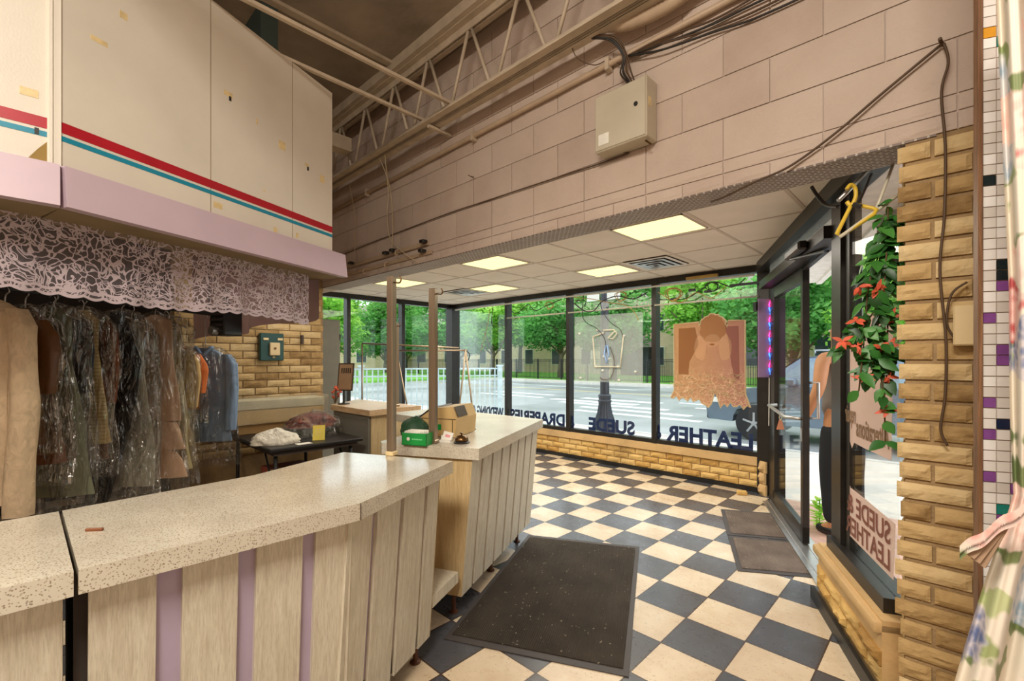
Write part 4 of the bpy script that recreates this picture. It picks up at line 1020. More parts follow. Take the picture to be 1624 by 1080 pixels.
G = [  # right-edge bearing (x at depth), depth, kind, top, bottom, half width, cloth, label
 (57, 2.30, 'coat', 1.735, .72, .20, 'tan', 'tan fleece coat with long sleeve nearest the left edge of the garment row'),
 (82, 2.50, 'coat', 1.70, .96, .20, 'brown', 'dark brown leather jacket in clear plastic, second garment from the left'),
 (97, 2.62, 'gown', 1.72, .84, .20, 'choc', 'long reddish brown garment hanging right behind the brown leather jacket'),
 (132, 2.74, 'gown', 1.74, .62, .17, 'sage', 'grey green dress in a long shiny bag reaching below the counter top'),
 (148, 2.88, 'coat', 1.74, .90, .20, 'navy', 'dark navy jacket in plastic between the grey green dress and the plaid coat'),
 (167, 3.00, 'gown', 1.75, .88, .14, 'plaid', 'tan plaid coat with a straight hem in the middle of the garment row'),
 (186, 3.12, 'coat', 1.74, .76, .19, 'rust', 'rust brown suede coat in plastic just right of the plaid coat'),
 (232, 3.24, 'trousers', 1.76, .40, .17, 'black', 'long black trousers hanging at a slant in the garment row'),
 (244, 3.40, 'gown', 1.70, .50, .16, 'white', 'off white garment in a cloudy long bag left of the tiered dress'),
 (280, 3.52, 'tiers', 1.77, .50, .16, 'pink', 'pink beige dress with tiered skirt hanging in the garment row'),
 (302, 3.70, 'gown', 1.76, .55, .17, 'cream', 'sheer cream gown in a long clear bag right of the tiered dress'),
 (310, 3.86, 'coat', 1.56, .70, .19, 'beige', 'pale yellow vest hanging just left of the orange sleeve'),
 (327, 3.98, 'coat', 1.53, 1.00, .19, 'orange', 'orange knit shirt with short sleeve peeking out beside the blue shirt'),
 (371, 4.10, 'coat', 1.53, .70, .20, 'blue', 'light blue long sleeved shirt in plastic at the right end of the row'),
]
c44, s44 = math.cos(R(44)), math.sin(R(44))
for i, (ex, dep, kind, zt, zb, hw, ck, lab) in enumerate(G):
    lat = (ex - 812) / 728 * dep - hw * 1.02 * math.cos(R(6)) - (.05 if kind == 'coat' else 0)
    x = lat * c44 - dep * s44; y = lat * s44 + dep * c44
    kw = {}
    if ck == 'orange': kw = dict(sleeve_z=1.14)
    if ck == 'beige': kw = dict(bagdrop=.05)
    if ck == 'blue': kw = dict(sleeve_z=.80, bagdrop=.22, hd=.06)
    if ck == 'tan': kw = dict(sleeve_z=.66, hd=.09, bag=False)
    if ck == 'brown': kw = dict(bagdrop=.05)
    garment({'coat': 'hanging_coat', 'gown': 'hanging_dress', 'trousers': 'hanging_trousers', 'tiers': 'tiered_dress'}[kind], x, y, R(44 + (6 if i % 2 else -4)), zt, zb, hw, cloth[ck], lab, 'garment', kind, sd=i * 3.7, **kw)
# a half-length plastic over the tan coat

# ================================================================== FOLDING TABLE CORNER
ft = thing('folding_table', (-4.35, 1.7, 0), 'black folding table loaded with bagged laundry against the brick wall', 'table')
MB().box(-5.05, -3.86, 1.27, 2.06, 0.69, 0.72, bev=0.008).build('table_top', 'black', ft)
MB().box(-5.0, -3.9, 1.31, 2.02, 0.655, 0.69).build('apron', 'carcass', ft)
for x, y in ((-3.95, 1.34), (-3.95, 1.98), (-4.95, 1.34), (-4.95, 1.98)):
    m = MB(); m.tube([(x, y, 0), (x, y, 0.66)], 0.016, 8); m.build('leg', 'black', ft, True)
m = MB(); m.tube([(-3.95, 1.98, 0.3), (-4.2, 1.98, 0.655)], 0.009, 6); m.tube([(-3.95, 1.34, 0.3), (-4.2, 1.34, 0.655)], 0.009, 6); m.build('brace', 'black', ft, True)
BOX('long_carton', 'card', (-4.98, -4.80, 1.30, 2.02, 0.72, 0.81), bev=0.004, label='flat brown carton on the folding table under the wrapped long box', cat='box')
wb_ = thing('wrapped_box', (-4.9, 1.7, 0.81), 'long pale box wrapped in plastic lying on the carton at the table back', 'box')
MB().box(-5.02, -4.78, 1.24, 2.10, 0.81, 0.945, bev=0.006).build('box_body', plain('pale_carton', lin(226, 196, 142), 0.6), wb_)
MB().box(-5.03, -4.772, 1.235, 2.105, 0.95, 1.04, bev=0.006).build('box_lid', plain('grey_green_lid', lin(214, 212, 188), 0.6), wb_)
def wrapf(p, q):
    a = 2 * math.pi * q; y = 1.22 + 0.92 * p; cx, cz = -4.90, 0.927
    k = max(abs(math.cos(a)), abs(math.sin(a))); k = 1 / k
    n = noise.noise((y * 6, a * 1.5, 2)) * 0.009 + 0.012
    return (cx + (0.130 + n) * math.cos(a) * k, y, max(0.8125, cz + (0.12 + n) * math.sin(a) * k))
MB().grid(wrapf, 40, 32).build('plastic_wrap', 'bag_white', wb_, True)
def lump(name, mat, cx, cy, z0, rx, ry, h, sd, amp=0.25, rz=0.0, parent=None, **kw):
    m = MB(); T = frame(cx, cy, rz, z0)
    def fn(p, q):
        a = 2 * math.pi * p; t = q; r = math.cos(t * math.pi / 2) ** 0.55 if t < 1 else 0.0
        n = 1 + amp * noise.noise((math.cos(a) * 2 + sd, math.sin(a) * 2, t * 2.5)) + amp * .4 * noise.noise((math.cos(a) * 6 + sd, math.sin(a) * 6, t * 6))
        z = h * (t ** 0.8) * (1 + amp * .6 * noise.noise((math.cos(a) * 1.5, sd, math.sin(a) * 1.5)))
        return (rx * r * n * math.cos(a), ry * r * n * math.sin(a), max(0.001, z))
    m.grid(fn, 48, 18, T)
    m.add([(0.9 * rx * math.cos(2 * math.pi * k / 24), 0.9 * ry * math.sin(2 * math.pi * k / 24), 0.0012) for k in range(24)], [tuple(range(24))], .5, T)
    return m.build(name, mat, parent, True, **kw)
lump('laundry_bag', wrinkled('white_plastic_bag', lin(226, 218, 200), 0.35, .5, 20, .8, .1), -4.12, 1.40, 0.72, 0.115, 0.19, 0.12, 3.1, .3, R(-20), label='white plastic bag of laundry at the front edge of the black table', cat='laundry bag')
MB().box(-3.98, -3.90, 1.50, 1.62, 0.7215, 0.7225).build('paper_slip', 'paper', label='white paper slip lying on the table beside the laundry bag', cat='paper')
cf = thing('bagged_comforter', (-4.4, 1.85, 0.72), 'bagged dark and red patterned comforter on the folding table', 'comforter')
def stripe():
    t = NT('red_patterned_quilt'); v = t.coord(); n = t.noise(v, 10, 4, .6, 1.5)
    c = t.ramp(n, [(.3, lin(44, 26, 20)), (.48, lin(112, 38, 30)), (.6, lin(140, 92, 62)), (.68, lin(52, 30, 24))]); t.bsdf(c, .8); return t.m
lump('lower_fold', wrinkled('dark_quilt', lin(60, 58, 46), .6), -4.38, 1.80, 0.72, 0.17, 0.27, 0.13, 8.0, .2, R(8), cf)
lump('upper_fold', stripe(), -4.38, 1.82, 0.80, 0.155, 0.245, 0.12, 5.0, .25, R(8), cf)
lump('clear_bag', 'plastic_bag', -4.37, 1.81, 0.722, 0.20, 0.30, 0.22, 9.0, .22, R(8), cf)
yt = thing('price_tag', (-4.02, 1.72, 0.72), 'yellow tag card leaning on the comforter bag', 'tag'); T = frame(-4.02, 1.72, R(62), 0.72) @ Matrix.Rotation(R(-14), 4, 'X')
MB().box(-0.05, 0.05, -0.001, 0.001, 0.0, 0.13, T).build('card', 'yellow', yt)
m = MB()
for k in range(3): m.box(-0.03, 0.03 - .01 * k, -0.0016, -0.001, 0.09 - .02 * k, 0.094 - .02 * k, T)
m.build('print_lines', 'tape', yt)
for (b, lab) in (((-4.55, -4.08, 1.42, 1.78, 0.0, 0.46), 'red brown carton under the folding table, nearer the blue shirt'), ((-4.62, -4.1, 1.82, 2.06, 0.0, 0.42), 'red brown carton under the right end of the folding table')):
    r = thing('carton', ((b[0] + b[1]) / 2, (b[2] + b[3]) / 2, 0), lab, 'box', 'cartons under the folding table')
    MB().box(*b, bev=0.004).build('carton_body', 'redbox', r); m = MB(); m.box((b[0] + b[1]) / 2 - .025, (b[0] + b[1]) / 2 + .025, b[2] - .001, b[3] + .001, b[5] - .05, b[5] + .001); m.build('packing_tape', 'tape', r)

# sign board on a stand on the desk, cabinet in the lobby
sg = thing('sign_stand', (-4.66, 2.26, 0.955), 'small brown letter board on a stand at the desk end near the brick wall', 'sign stand'); T = frame(-4.66, 2.26, R(40), 0.955)
MB().lathe([(0.06, 0), (0.06, 0.01), (0.012, 0.016), (0.012, 0.15)], 18, T).build('stand', 'black', sg, True, auto=40)
T2 = T @ Matrix.Rotation(R(-10), 4, 'X')
MB().box(-0.085, 0.085, -0.008, 0.008, 0.14, 0.44, T2, bev=0.003).build('board_frame', 'dkbrown', sg)
MB().box(-0.072, 0.072, -0.0095, -0.008, 0.155, 0.425, T2).build('board_face', plain('tan_board', lin(150, 118, 84), .6), sg)
m = MB()
for k in range(5): m.box(-0.05 + k * .023, -0.036 + k * .023, -0.0105, -0.0095, 0.33, 0.385, T2)
m.build('worn_letters', 'dkbrown', sg)
fl_ = thing('silk_flowers', (-4.72, 2.19, 0.955), 'small dried orange flower bunch beside the sign stand', 'flowers')
rnd = random.Random(4); m = MB(); mf = MB()
for k in range(14):
    a = rnd.uniform(0, 6.28); t = Vector((-4.72 + .12 * math.cos(a) * rnd.random(), 2.19 + .10 * math.sin(a) * rnd.random(), .955 + rnd.uniform(.06, .2)))
    m.tube([(-4.72, 2.19, .956), t], .002, 4); mf.lathe([(0.002, -.01), (0.018, 0), (0.012, .012), (0.002, .014)], 7, Matrix.Translation(t) @ Matrix.Rotation(rnd.uniform(-1, 1), 4, 'X'))
m.build('stem', 'stem', fl_); mf.build('blossom', 'coral', fl_)
cb = thing('metal_locker', (-6.45, 2.78, 0), 'tall grey metal locker standing between the brick wall end and the side window', 'cabinet')
MB().box(-6.70, -6.2, 2.62, 2.955, 0, 1.98, bev=0.006).build('locker_body', 'grey_cab', cb)
m = MB(); m.box(-6.2, -6.19, 2.64, 2.935, 0.06, 1.95); m.build('locker_door', 'grey_cab', cb)
MB().box(-6.19, -6.18, 2.90, 2.915, 0.95, 1.05).build('handle', 'aluminium', cb)
MB().box(-6.215, -6.19, 2.935, 2.957, 1.7, 1.78).build('hinge', 'carcass', cb)

# garment rack in the lobby
gr = thing('garment_rack', (-4.9, 3.25, 0), 'bronze tube garment rack with top bars in front of the side windows', 'rack')
def bz(n, pts, r=.011): m = MB(); m.tube(pts, r, 8); return m.build(n, 'bronze_post', gr, True)
pA = (-5.47, 2.90); pB = (-4.585, 3.77); pC = (-5.15, 3.20); pD = (-4.525, 3.83)
bz('upright', [(*pA, 0), (*pA, 1.635)]); bz('top_bar', [(*pA, 1.635), (*pB, 1.575)]); bz('lower_bar', [(*pC, 1.54), (*pD, 1.545)])
bz('leg', [(*pD, 1.555), (-4.64, 3.70, 0.0)]); bz('leg', [(*pD, 1.555), (-4.40, 3.95, 0.0)]); bz('leg', [(*pC, 1.545), (-5.0, 3.45, 0.0)]); bz('leg', [(*pC, 1.545), (-5.35, 3.1, 0.0)])
m = MB(); m.tube(arc([(-4.53, 3.82, 1.56), (-4.49, 3.86, 1.50), (-4.50, 3.85, 1.42), (-4.535, 3.82, 1.40)], 5), .006, 6); m.build('hook', 'black', gr, True)

# devices on the brick wall
dv = thing('wall_phone', (-5.2, 1.73, 1.415), 'dark teal wall unit with tan centre cover on the brick wall', 'wall unit')
MB().box(XB + .018, -5.2, 1.615, 1.85, 1.415, 1.705, bev=0.008).build('case', 'device', dv)
MB().box(-5.2, -5.165, 1.70, 1.80, 1.47, 1.605, bev=0.006).build('cover', 'ivory', dv)
m = MB(); m.box(-5.2, -5.192, 1.645, 1.695, 1.632, 1.655); m.box(-5.2, -5.192, 1.785, 1.835, 1.632, 1.655); m.box(-5.2, -5.194, 1.735, 1.76, 1.445, 1.46); m.build('label_strip', 'tape', dv)
m = MB(); m.tube([(-5.166, 1.75, 1.545), (-5.158, 1.75, 1.545)], 0.012, 12); m.build('lock', 'brass', dv)
MB().box(XB + .016, -5.235, 2.045, 2.075, 1.60, 1.70, bev=.004).build('thermostat', 'dkbrown', label='small brown thermostat on the brick wall near its corner', cat='thermostat')

# ================================================================== ROOF STEEL AND WALL SERVICES
YJ = 2.12
js = thing('roof_truss', (-2.5, YJ, 3.25), 'cream open web steel roof truss running above the block wall', 'truss')
m = MB(); z0 = 3.235
for s in (-1, 1): m.box(-5.9, 1.85, YJ + s * .014 + (0 if s > 0 else -.058), YJ + s * .014 + (.058 if s > 0 else 0), z0, z0 + .010); m.box(-5.9, 1.85, YJ + s * .014 - .005, YJ + s * .014 + .005, z0, z0 + .07)
m.build('bottom_chord', 'steelpaint', js); zt_ = 3.745
m = MB()
for s in (-1, 1): m.box(-5.9, 1.85, YJ + s * .012 + (0 if s > 0 else -.05), YJ + s * .012 + (.05 if s > 0 else 0), zt_ + .05, zt_ + .058); m.box(-5.9, 1.85, YJ + s * .012 - .004, YJ + s * .012 + .004, zt_, zt_ + .055)
m.build('top_chord', 'steelpaint', js)
for k in range(-7, 9):
    xt = -2.46 + 0.49 * k
    for xb in (xt - .215, xt + .215):
        if -5.8 < xb < 1.8: m = MB(); m.tube([(xt + (xb - xt) * .06, YJ, zt_ + .02), (xb, YJ, z0 + .03)], .0125, 8); m.build('web_bar', 'steelpaint', js, True)
js2 = thing('deck_beam', (-2.5, 1.5, 3.8), 'dark steel roof rib between stained deck panels', 'beam')
m = MB()
for x in (-4.7, -3.35, -2.0, -0.6): m.box(x - .03, x + .03, -3.5, 2.3, 3.855, 3.88)
m.build('roof_rib', 'steelpaint', js2)
m = MB(); m.box(-5.9, 1.85, 2.02, 2.22, 3.80, 3.88); m.build('deck_support', 'steelpaint', js2)
m = MB(); m.box(-5.2, 1.85, 0.42, 0.46, 3.85, 3.88); m.build('deck_joint', 'steelpaint', js2)
for (x, z, y0, y1, lab) in ((-2.671, 3.312, -0.6, 2.14, 'long bridging rod from the upper bulkhead edge to the truss, nearer the camera'), (-3.035, 3.325, 0.2, 2.14, 'bridging rod emerging behind the bulkhead corner towards the truss'), (-2.90, 3.215, 2.08, 2.30, 'short rod stub between the truss and the block wall')):
    MB().bar((x, y0, z), (x, y1, z), .026, .02).build('bridging_rod', 'steelpaint', label=lab, cat='rod', group='roof bridging rods')
js3 = thing('roof_truss', (-2.5, -0.2, 3.25), 'second cream roof truss close to the top of the bulkhead', 'truss')
for (zz, zn) in ((3.33, 'bottom_chord'), (3.75, 'top_chord')):
    m = MB(); m.box(-5.2, 1.85, -.25, -.16, zz, zz + .008); m.box(-5.2, 1.85, -.21, -.20, zz, zz + .055); m.build(zn, 'steelpaint', js3)
for k in range(12):
    xt = -4.9 + .49 * k
    for xb in (xt - .215, xt + .215): m = MB(); m.tube([(xt, -.205, 3.77), (xb, -.205, 3.36)], .0105, 6); m.build('web_bar', 'steelpaint', js3, True)
BOX('timber_block', 'steelpaint', (-4.20, -4.07, 0.9, 2.05, 3.375, 3.50), label='cream timber block between the bulkhead end and the roof truss', cat='beam')
BOX('duct_panel', plain('dark_green_duct', lin(44, 56, 50), .6), (-3.55, -3.05, 0.95, 1.05, 3.30, 3.62), label='dark green duct panel standing above the bulkhead top edge', cat='duct')

pp = thing('conduit_pipe', (-2.5, 2.28, 3.1), 'painted conduit pipe running along the upper block wall', 'pipe')
m = MB(); m.tube([(-5.6, 2.282, 3.06), (-3.0, 2.278, 3.10), (1.85, 2.275, 3.16)], .017, 10); m.build('pipe', 'pipe', pp, True)
for x in (-4.2, -2.6, -1.43, 0.1):
    m = MB(); m.box(x - .012, x + .012, 2.255, 2.30, 3.09 + x * .012 + .01, 3.16 + x * .012 + .01); m.build('pipe_clamp', 'steelpaint', pp)
fc = thing('flexible_conduit', (-1.0, 2.2, 3.2), 'thick painted flexible conduit looping out from behind the truss', 'conduit')
m = MB(); pts = arc([(-1.42, 2.20, 3.30), (-1.27, 2.21, 3.235), (-1.10, 2.215, 3.215), (-0.95, 2.22, 3.235), (-0.80, 2.24, 3.36)], 14)
m.tube(pts, [.034 + (.002 if i % 2 else -.002) for i in range(len(pts))], 12); m.build('conduit', 'pipe', fc, True)

eb = thing('electrical_box', (-1.3, 2.25, 2.6), 'pale grey metal electrical box with a round lock on the block wall', 'electrical box')
MB().box(-1.463, -1.147, 2.19, 2.302, 2.588, 2.905, bev=0.004).build('box_body', 'ebox', eb)
MB().box(-1.457, -1.153, 2.184, 2.19, 2.595, 2.898, bev=.002).build('door', 'ebox', eb)
m = MB(); m.tube([(-1.205, 2.185, 2.77), (-1.205, 2.178, 2.77)], .011, 14); m.build('lock', 'black', eb)
MB().box(-1.435, -1.37, 2.182, 2.184, 2.62, 2.68).build('label_plate', 'paper', eb)
MB().box(-1.147, -1.1455, 2.21, 2.235, 2.75, 2.80).build('side_label', 'tape', eb)
m = MB(); m.tube([(-1.18, 2.24, 2.588), (-1.15, 2.24, 2.560)], .005, 6); m.build('latch', 'brass', eb)
def WIRE(name, mat, pts, r, lab, cat='cable', n=6, group=None): return TUBE(name, mat, pts, r, n=n, label=lab, cat=cat, group=group)
gw = 'cables feeding the electrical box'
for k, (dx, r_) in enumerate(((0, .006), (.014, .005), (-.012, .005), (.03, .004))):
    WIRE('power_cable', 'wire_black' if k % 2 == 0 else 'wire_brown', [(-1.46 + dx, 2.17, 3.235), (-1.36 + dx, 2.20, 3.19), (-1.31 + dx * .5, 2.245, 3.10), (-1.32 + dx * 1.4, 2.25, 3.02), (-1.285 + dx, 2.25, 2.95), (-1.275 + dx * 1.2, 2.25, 2.90)], r_, ['thick black cable dropping from the truss into the electrical box', 'thin brown cable beside the thick black one entering the electrical box', 'dark cable curving left of the others into the electrical box', 'brown wire at the right of the cable bunch over the electrical box'][k], group=gw)
for k, (a, b, sag) in enumerate(((2.995, 3.05, .03), (3.02, 3.16, .01), (2.985, 2.985, .02), (3.03, 3.22, .0))):
    WIRE('wall_cable', 'wire_black' if k % 2 == 0 else 'wire_brown', [(-1.30, 2.262, 3.10), (-1.1, 2.268, 3.075 - sag + .01 * k), (-.85, 2.285, 3.02 + .02 * k), (-.62, 2.288, 2.99 + .035 * k), (-.2, 2.288, a + .03 * k), (.6, 2.288, b)], .0055, ['lowest black cable sagging right from the pipe clamp along the block wall', 'brown cable running upper right from the pipe clamp', 'black cable clipped along the wall joint right of the clamp', 'topmost brown cable fanning out right of the clamp'][k], group='cables fanning out along the wall')
WIRE('thin_wire', 'wire_brown', [(-1.60, 2.16, 3.235), (-1.58, 2.19, 3.18), (-1.50, 2.24, 3.13), (-1.42, 2.27, 3.14), (-1.36, 2.28, 3.09)], .003, 'thin brown wire looping under the truss left of the electrical box', 'wire')
WIRE('hanging_string', 'rope', [(-3.60, 2.12, 3.24), (-3.74, 2.24, 2.95), (-3.80, 2.262, 2.80), (-3.75, 2.262, 2.55), (-3.62, 2.262, 2.44), (-3.42, 2.255, 2.32), (-3.27, 2.25, 2.25)], .0035, 'pale string hanging from the truss down to the wall hooks', 'string')
WIRE('hanging_string', 'rope', [(-3.70, 2.12, 3.24), (-3.66, 2.2, 3.0), (-3.70, 2.262, 2.7), (-3.72, 2.262, 2.42)], .003, 'second pale string hanging straighter beside the first one', 'string')
WIRE('hanging_string', 'rope', [(-4.42, 2.2, 3.2), (-4.44, 2.27, 2.9), (-4.45, 2.27, 2.42)], .003, 'thin string hanging near the bulkhead end on the dark block wall', 'string')
WIRE('speaker_wire', 'wire_brown', [(-5.2, 2.295, 2.545), (-4.2, 2.292, 2.575), (-3.02, 2.292, 2.598), (-2.5, 2.292, 2.592), (-2.0, 2.292, 2.585), (-1.36, 2.292, 2.575), (-1.345, 2.292, 2.592)], .0045, 'dark wire stapled along the block joint left of the electrical box', 'wire')
for (x, y, z, lab) in ((-2.62, 2.29, 2.80, 'nail in the block wall above the stapled wire'),): 
    m = MB(); m.tube([(x, 2.30, z), (x - .01, 2.25, z + .012)], .003, 6); m.tube([(x - .02, 2.27, z + .015), (x + .02, 2.28, z)], .002, 5); m.build('wall_nail', 'wire_brown', label=lab, cat='nail')
# hook rail near the bulkhead end
hk = thing('hook_rail', (-3.9, 2.28, 2.3), 'painted wall rail with old hooks and black clips left of the opening', 'hook rail')
m = MB(); m.box(-4.75, -3.20, 2.285, 2.302, 2.395, 2.43); m.box(-4.9, -3.15, 2.288, 2.302, 2.315, 2.345); m.build('rail', 'pipe', hk)
for x, z in ((-4.55, 2.34), (-4.2, 2.33), (-3.8, 2.335), (-4.62, 2.42), (-3.62, 2.42)):
    m = MB(); m.tube(arc([(x, 2.29, z), (x, 2.25, z - .005), (x, 2.235, z - .035), (x, 2.25, z - .055), (x, 2.265, z - .04)], 4), .005, 6); m.build('hook', 'pipe', hk, True)
for x, z in ((-3.22, 2.42), (-3.24, 2.345), (-3.70, 2.425), (-3.82, 2.42), (-4.50, 2.425)):
    m = MB(); m.box(x - .028, x + .028, 2.235, 2.285, z - .012, z + .014, bev=.004); m.build('clip', 'black', hk)
# wires at the right end of the block wall
WIRE('diagonal_wire', 'wire_brown', [(-.035, 2.285, 2.575), (-.2, 2.282, 2.465), (-.366, 2.282, 2.352), (-.52, 2.28, 2.27), (-.66, 2.27, 2.235), (-.80, 2.31, 2.215), (-.9, 2.40, 2.235)], .005, 'dark wire slanting down from the wall nail to the lath edge', 'wire')
WIRE('drop_wire', 'wire_brown', [(-.030, 2.285, 2.575), (-.018, 2.284, 2.50), (-.036, 2.284, 2.40), (-.026, 2.284, 2.2), (-.028, 2.265, 1.95), (-.040, 2.262, 1.75), (-.024, 2.262, 1.5), (-.026, 2.262, 1.3), (-.038, 2.262, 1.18), (-.02, 2.262, 1.12)], .0045, 'dark wire hanging straight down the brick pillar face', 'wire')
th = thing('thermostat_box', (.02, 2.25, 1.477), 'ivory plastic thermostat box on the brick pillar', 'thermostat'); MB().box(-.006, .056, 2.245, 2.285, 1.477, 1.618, bev=.005).build('cover', 'ivory', th)
TUBE('lead_wire', 'wire_brown', [(.0, 2.275, 1.50), (-.022, 2.265, 1.56), (-.01, 2.265, 1.66), (.03, 2.265, 1.70)], .004, th)
m = MB(); m.tube([(-.035, 2.30, 2.58), (-.04, 2.262, 2.585)], .006, 8); m.build('wire_anchor', 'wire_brown', label='nail knot holding both dark wires at the top of the block wall', cat='nail')

# ================================================================== CURTAIN
cu = thing('floral_curtain', (0.24, 1.45, 0.1), 'floral chintz curtain tied back at the right edge of the frame', 'curtain')
def dp(px_, dep): 
    lat = (px_ - 812) / 728 * dep; return (lat * c44 - dep * s44, lat * s44 + dep * c44)
def curf(p, q):
    z = 2.30 - 2.2 * q
    # left edge bearing by height
    if z > 1.15: k = (2.30 - z) / 1.15; left = 1578 + 22 * min(1, k * 1.6); wid = 150
    else: k = min(1, (1.15 - z) / 1.0); left = 1606 - 205 * k; wid = 150 + 190 * k
    pin = math.exp(-((z - 1.12) / .16) ** 2); left += 6 * pin; wid -= 30 * pin
    dep = 1.02 + 0.024 * math.sin(p * 19 + 1.0) * (1 - .4 * pin) + 0.006 * math.sin(p * 43)
    x, y = dp(left + wid * p, dep); top = 2.30 + .06 * p
    return (x, y, z + (.05 * math.sin(p * 40) * max(0, .06 - q) * 6))
MB().grid(curf, 140, 60).build('cloth', 'floral', cu, True)
m = MB()
def tief(p, q):
    a = Vector((*dp(1522, 1.0), 1.005 + 0.0)); b = Vector((*dp(1640, 0.93), 1.135)); c = a.lerp(b, p)
    wd = .030; return (c.x, c.y, c.z + (q - .5) * wd + .004 * math.sin(p * 14) + .006 * math.sin(q * 9))
m.grid(tief, 30, 6); m.build('tie_band', 'floral', cu, True)
m = MB()
for k in range(3):
    a = Vector((*dp(1538 + 9 * k, 1.0), 1.0 - .01 * k)); b = Vector((*dp(1600, .96), 1.10)); m.bar(a, b, .004, .016)
m.build('tie_ends', plain('faded_tie_cloth', lin(168, 138, 112), .8), cu)

# ================================================================== LOBBY CEILING
lights = [(-3.47, 3.335, 'second ceiling light panel from the right, near the block wall'), (-2.86, 4.53, 'ceiling light panel left of the larger ceiling vent'), (-1.645, 3.335, 'largest ceiling light panel, nearest the entrance door'),
          (-4.71, 4.51, 'ceiling light panel beside the far small vent'), (-5.27, 3.335, 'ceiling light panel partly behind the tall bronze post')]
for x, y, lab in lights:
    r = thing('ceiling_light', (x, y, ZC - .01), lab, 'ceiling light', 'lobby ceiling lights')
    m = MB(); w, d = .285, .235
    for b in ((-w, w, -d, -d + .012), (-w, w, d - .012, d), (-w, -w + .012, -d, d), (w - .012, w, -d, d)): m.box(x + b[0], x + b[1], y + b[2], y + b[3], ZC - .008, ZC)
    m.build('light_frame', 'ceil_grid', r)
    MB().box(x - w + .012, x + w - .012, y - d + .012, y + d - .012, ZC - .006, ZC).build('diffuser', 'lamp_panel', r)
def vent(x, y, w, d, lab):
    r = thing('ceiling_vent', (x, y, ZC - .03), lab, 'vent', 'lobby ceiling vents')
    MB().box(x - w, x + w, y - d, y + d, ZC - .006, ZC).build('backing', 'carcass', r)
    for k in range(4):
        f0 = 1 - .25 * k; m = MB(); z0_ = ZC - .012 - .006 * k; t = .035
        a, b = w * f0, d * f0
        for q in ((-a, a, -b, -b + t), (-a, a, b - t, b), (-a, -a + t, -b + t, b - t), (a - t, a, -b + t, b - t)): m.box(x + q[0], x + q[1], y + q[2], y + q[3], z0_ - .004, z0_)
        m.build('louvre', 'white' if k == 0 else 'aluminium', r)
vent(-2.245, 4.49, .235, .265, 'square ceiling vent between the light panel and the door, nearer one')
vent(-5.25, 4.46, .25, .25, 'small far ceiling vent left of the light panels')

# ================================================================== WINDOW DRESSING (front windows)
def glassT(x, z, y=YF + .006): return Matrix.Translation((x, y, z)) @ Matrix.Rotation(R(180), 4, 'Z') @ Matrix.Rotation(R(90), 4, 'X')
words = [('LEATHER', -2.075, .99, 'navy vinyl word LEATHER read backwards on the pane next to the door'), ('&', -2.70, .13, 'navy ampersand behind the mullion between the suede and leather panes'), ('SUEDE', -3.36, .72, 'navy vinyl word SUEDE read backwards in front of the street lamp'),
         ('&', -4.03, .13, 'navy ampersand behind the mullion left of the suede pane'), ('DRAPERIES', -4.70, 1.12, 'navy vinyl word DRAPERIES read backwards just above the register counter'), ('WEDDING GOWNS', -6.03, 1.22, 'navy vinyl words WEDDING GOWNS at the far end of the front windows')]
for w_, x, wd, lab in words:
    TEXT('window_lettering', 'navy', w_, .2, glassT(x, .435), None, wd, .0012, .008, height=.185, label=lab, cat='lettering', group='navy window letters')
BOX('window_shade_rail', 'white', (-6.6, -1.55, YF - .07, YF - .045, 2.325, 2.345), label='thin white rail under the front window header', cat='rail')
for k, (a, b) in enumerate(((-5.25, -4.07), (-4.01, -2.73), (-2.68, -1.50))):
    r = thing('clear_rod', ((a + b) / 2, YF - .08, 2.09), ['white rod across the draperies pane top', 'white rod across the acrylic panel pane top', 'white rod across the poster pane top'][k], 'rod', 'white rods across the front windows')
    m = MB(); m.tube([(a, YF - .08, 2.10), (b, YF - .08, 2.10)], .010, 8); m.build('rod', 'tube', r, True)
    for q in range(3):
        x = a + (b - a) * (.15 + .35 * q); m = MB(); m.tube([(x, YF - .08, 2.06), (x, YF - .08, 2.14)], .004, 6); m.build('clip', 'wire_brown', r)
# tangled cables along the window tops
rnd = random.Random(12)
def tangle(x, z, r_, nturn, mat, lab, rad=.006, w=.1):
    pts = []
    for i in range(nturn * 10 + 1):
        a = 2 * math.pi * i / 10; k = 1 + .2 * math.sin(i * .7)
        pts.append((x + r_ * k * math.cos(a) + .01 * math.sin(i), YF - .10 + .03 * math.sin(i * 1.3), z + r_ * .85 * k * math.sin(a)))
    TUBE('coiled_cord', mat, pts, rad, n=2, label=lab, cat='cord')
tangle(-2.44, 2.20, .085, 3, 'wire_tan', 'coiled yellow cord hanging left of the poster pane top')
tangle(-3.15, 2.24, .07, 2, 'wire_tan', 'coil of yellow cord above the acrylic panel, right side', .005)
tangle(-1.98, 2.24, .06, 2, 'wire_black', 'small black cord coil at the top middle of the poster pane', .005)
tangle(-3.78, 2.19, .07, 1, 'wire_black', 'black cord loop at the top left of the acrylic panel pane', .005)
tangle(-4.35, 2.22, .06, 2, 'wire_tan', 'yellow cord coil at the top right of the draperies pane', .005)
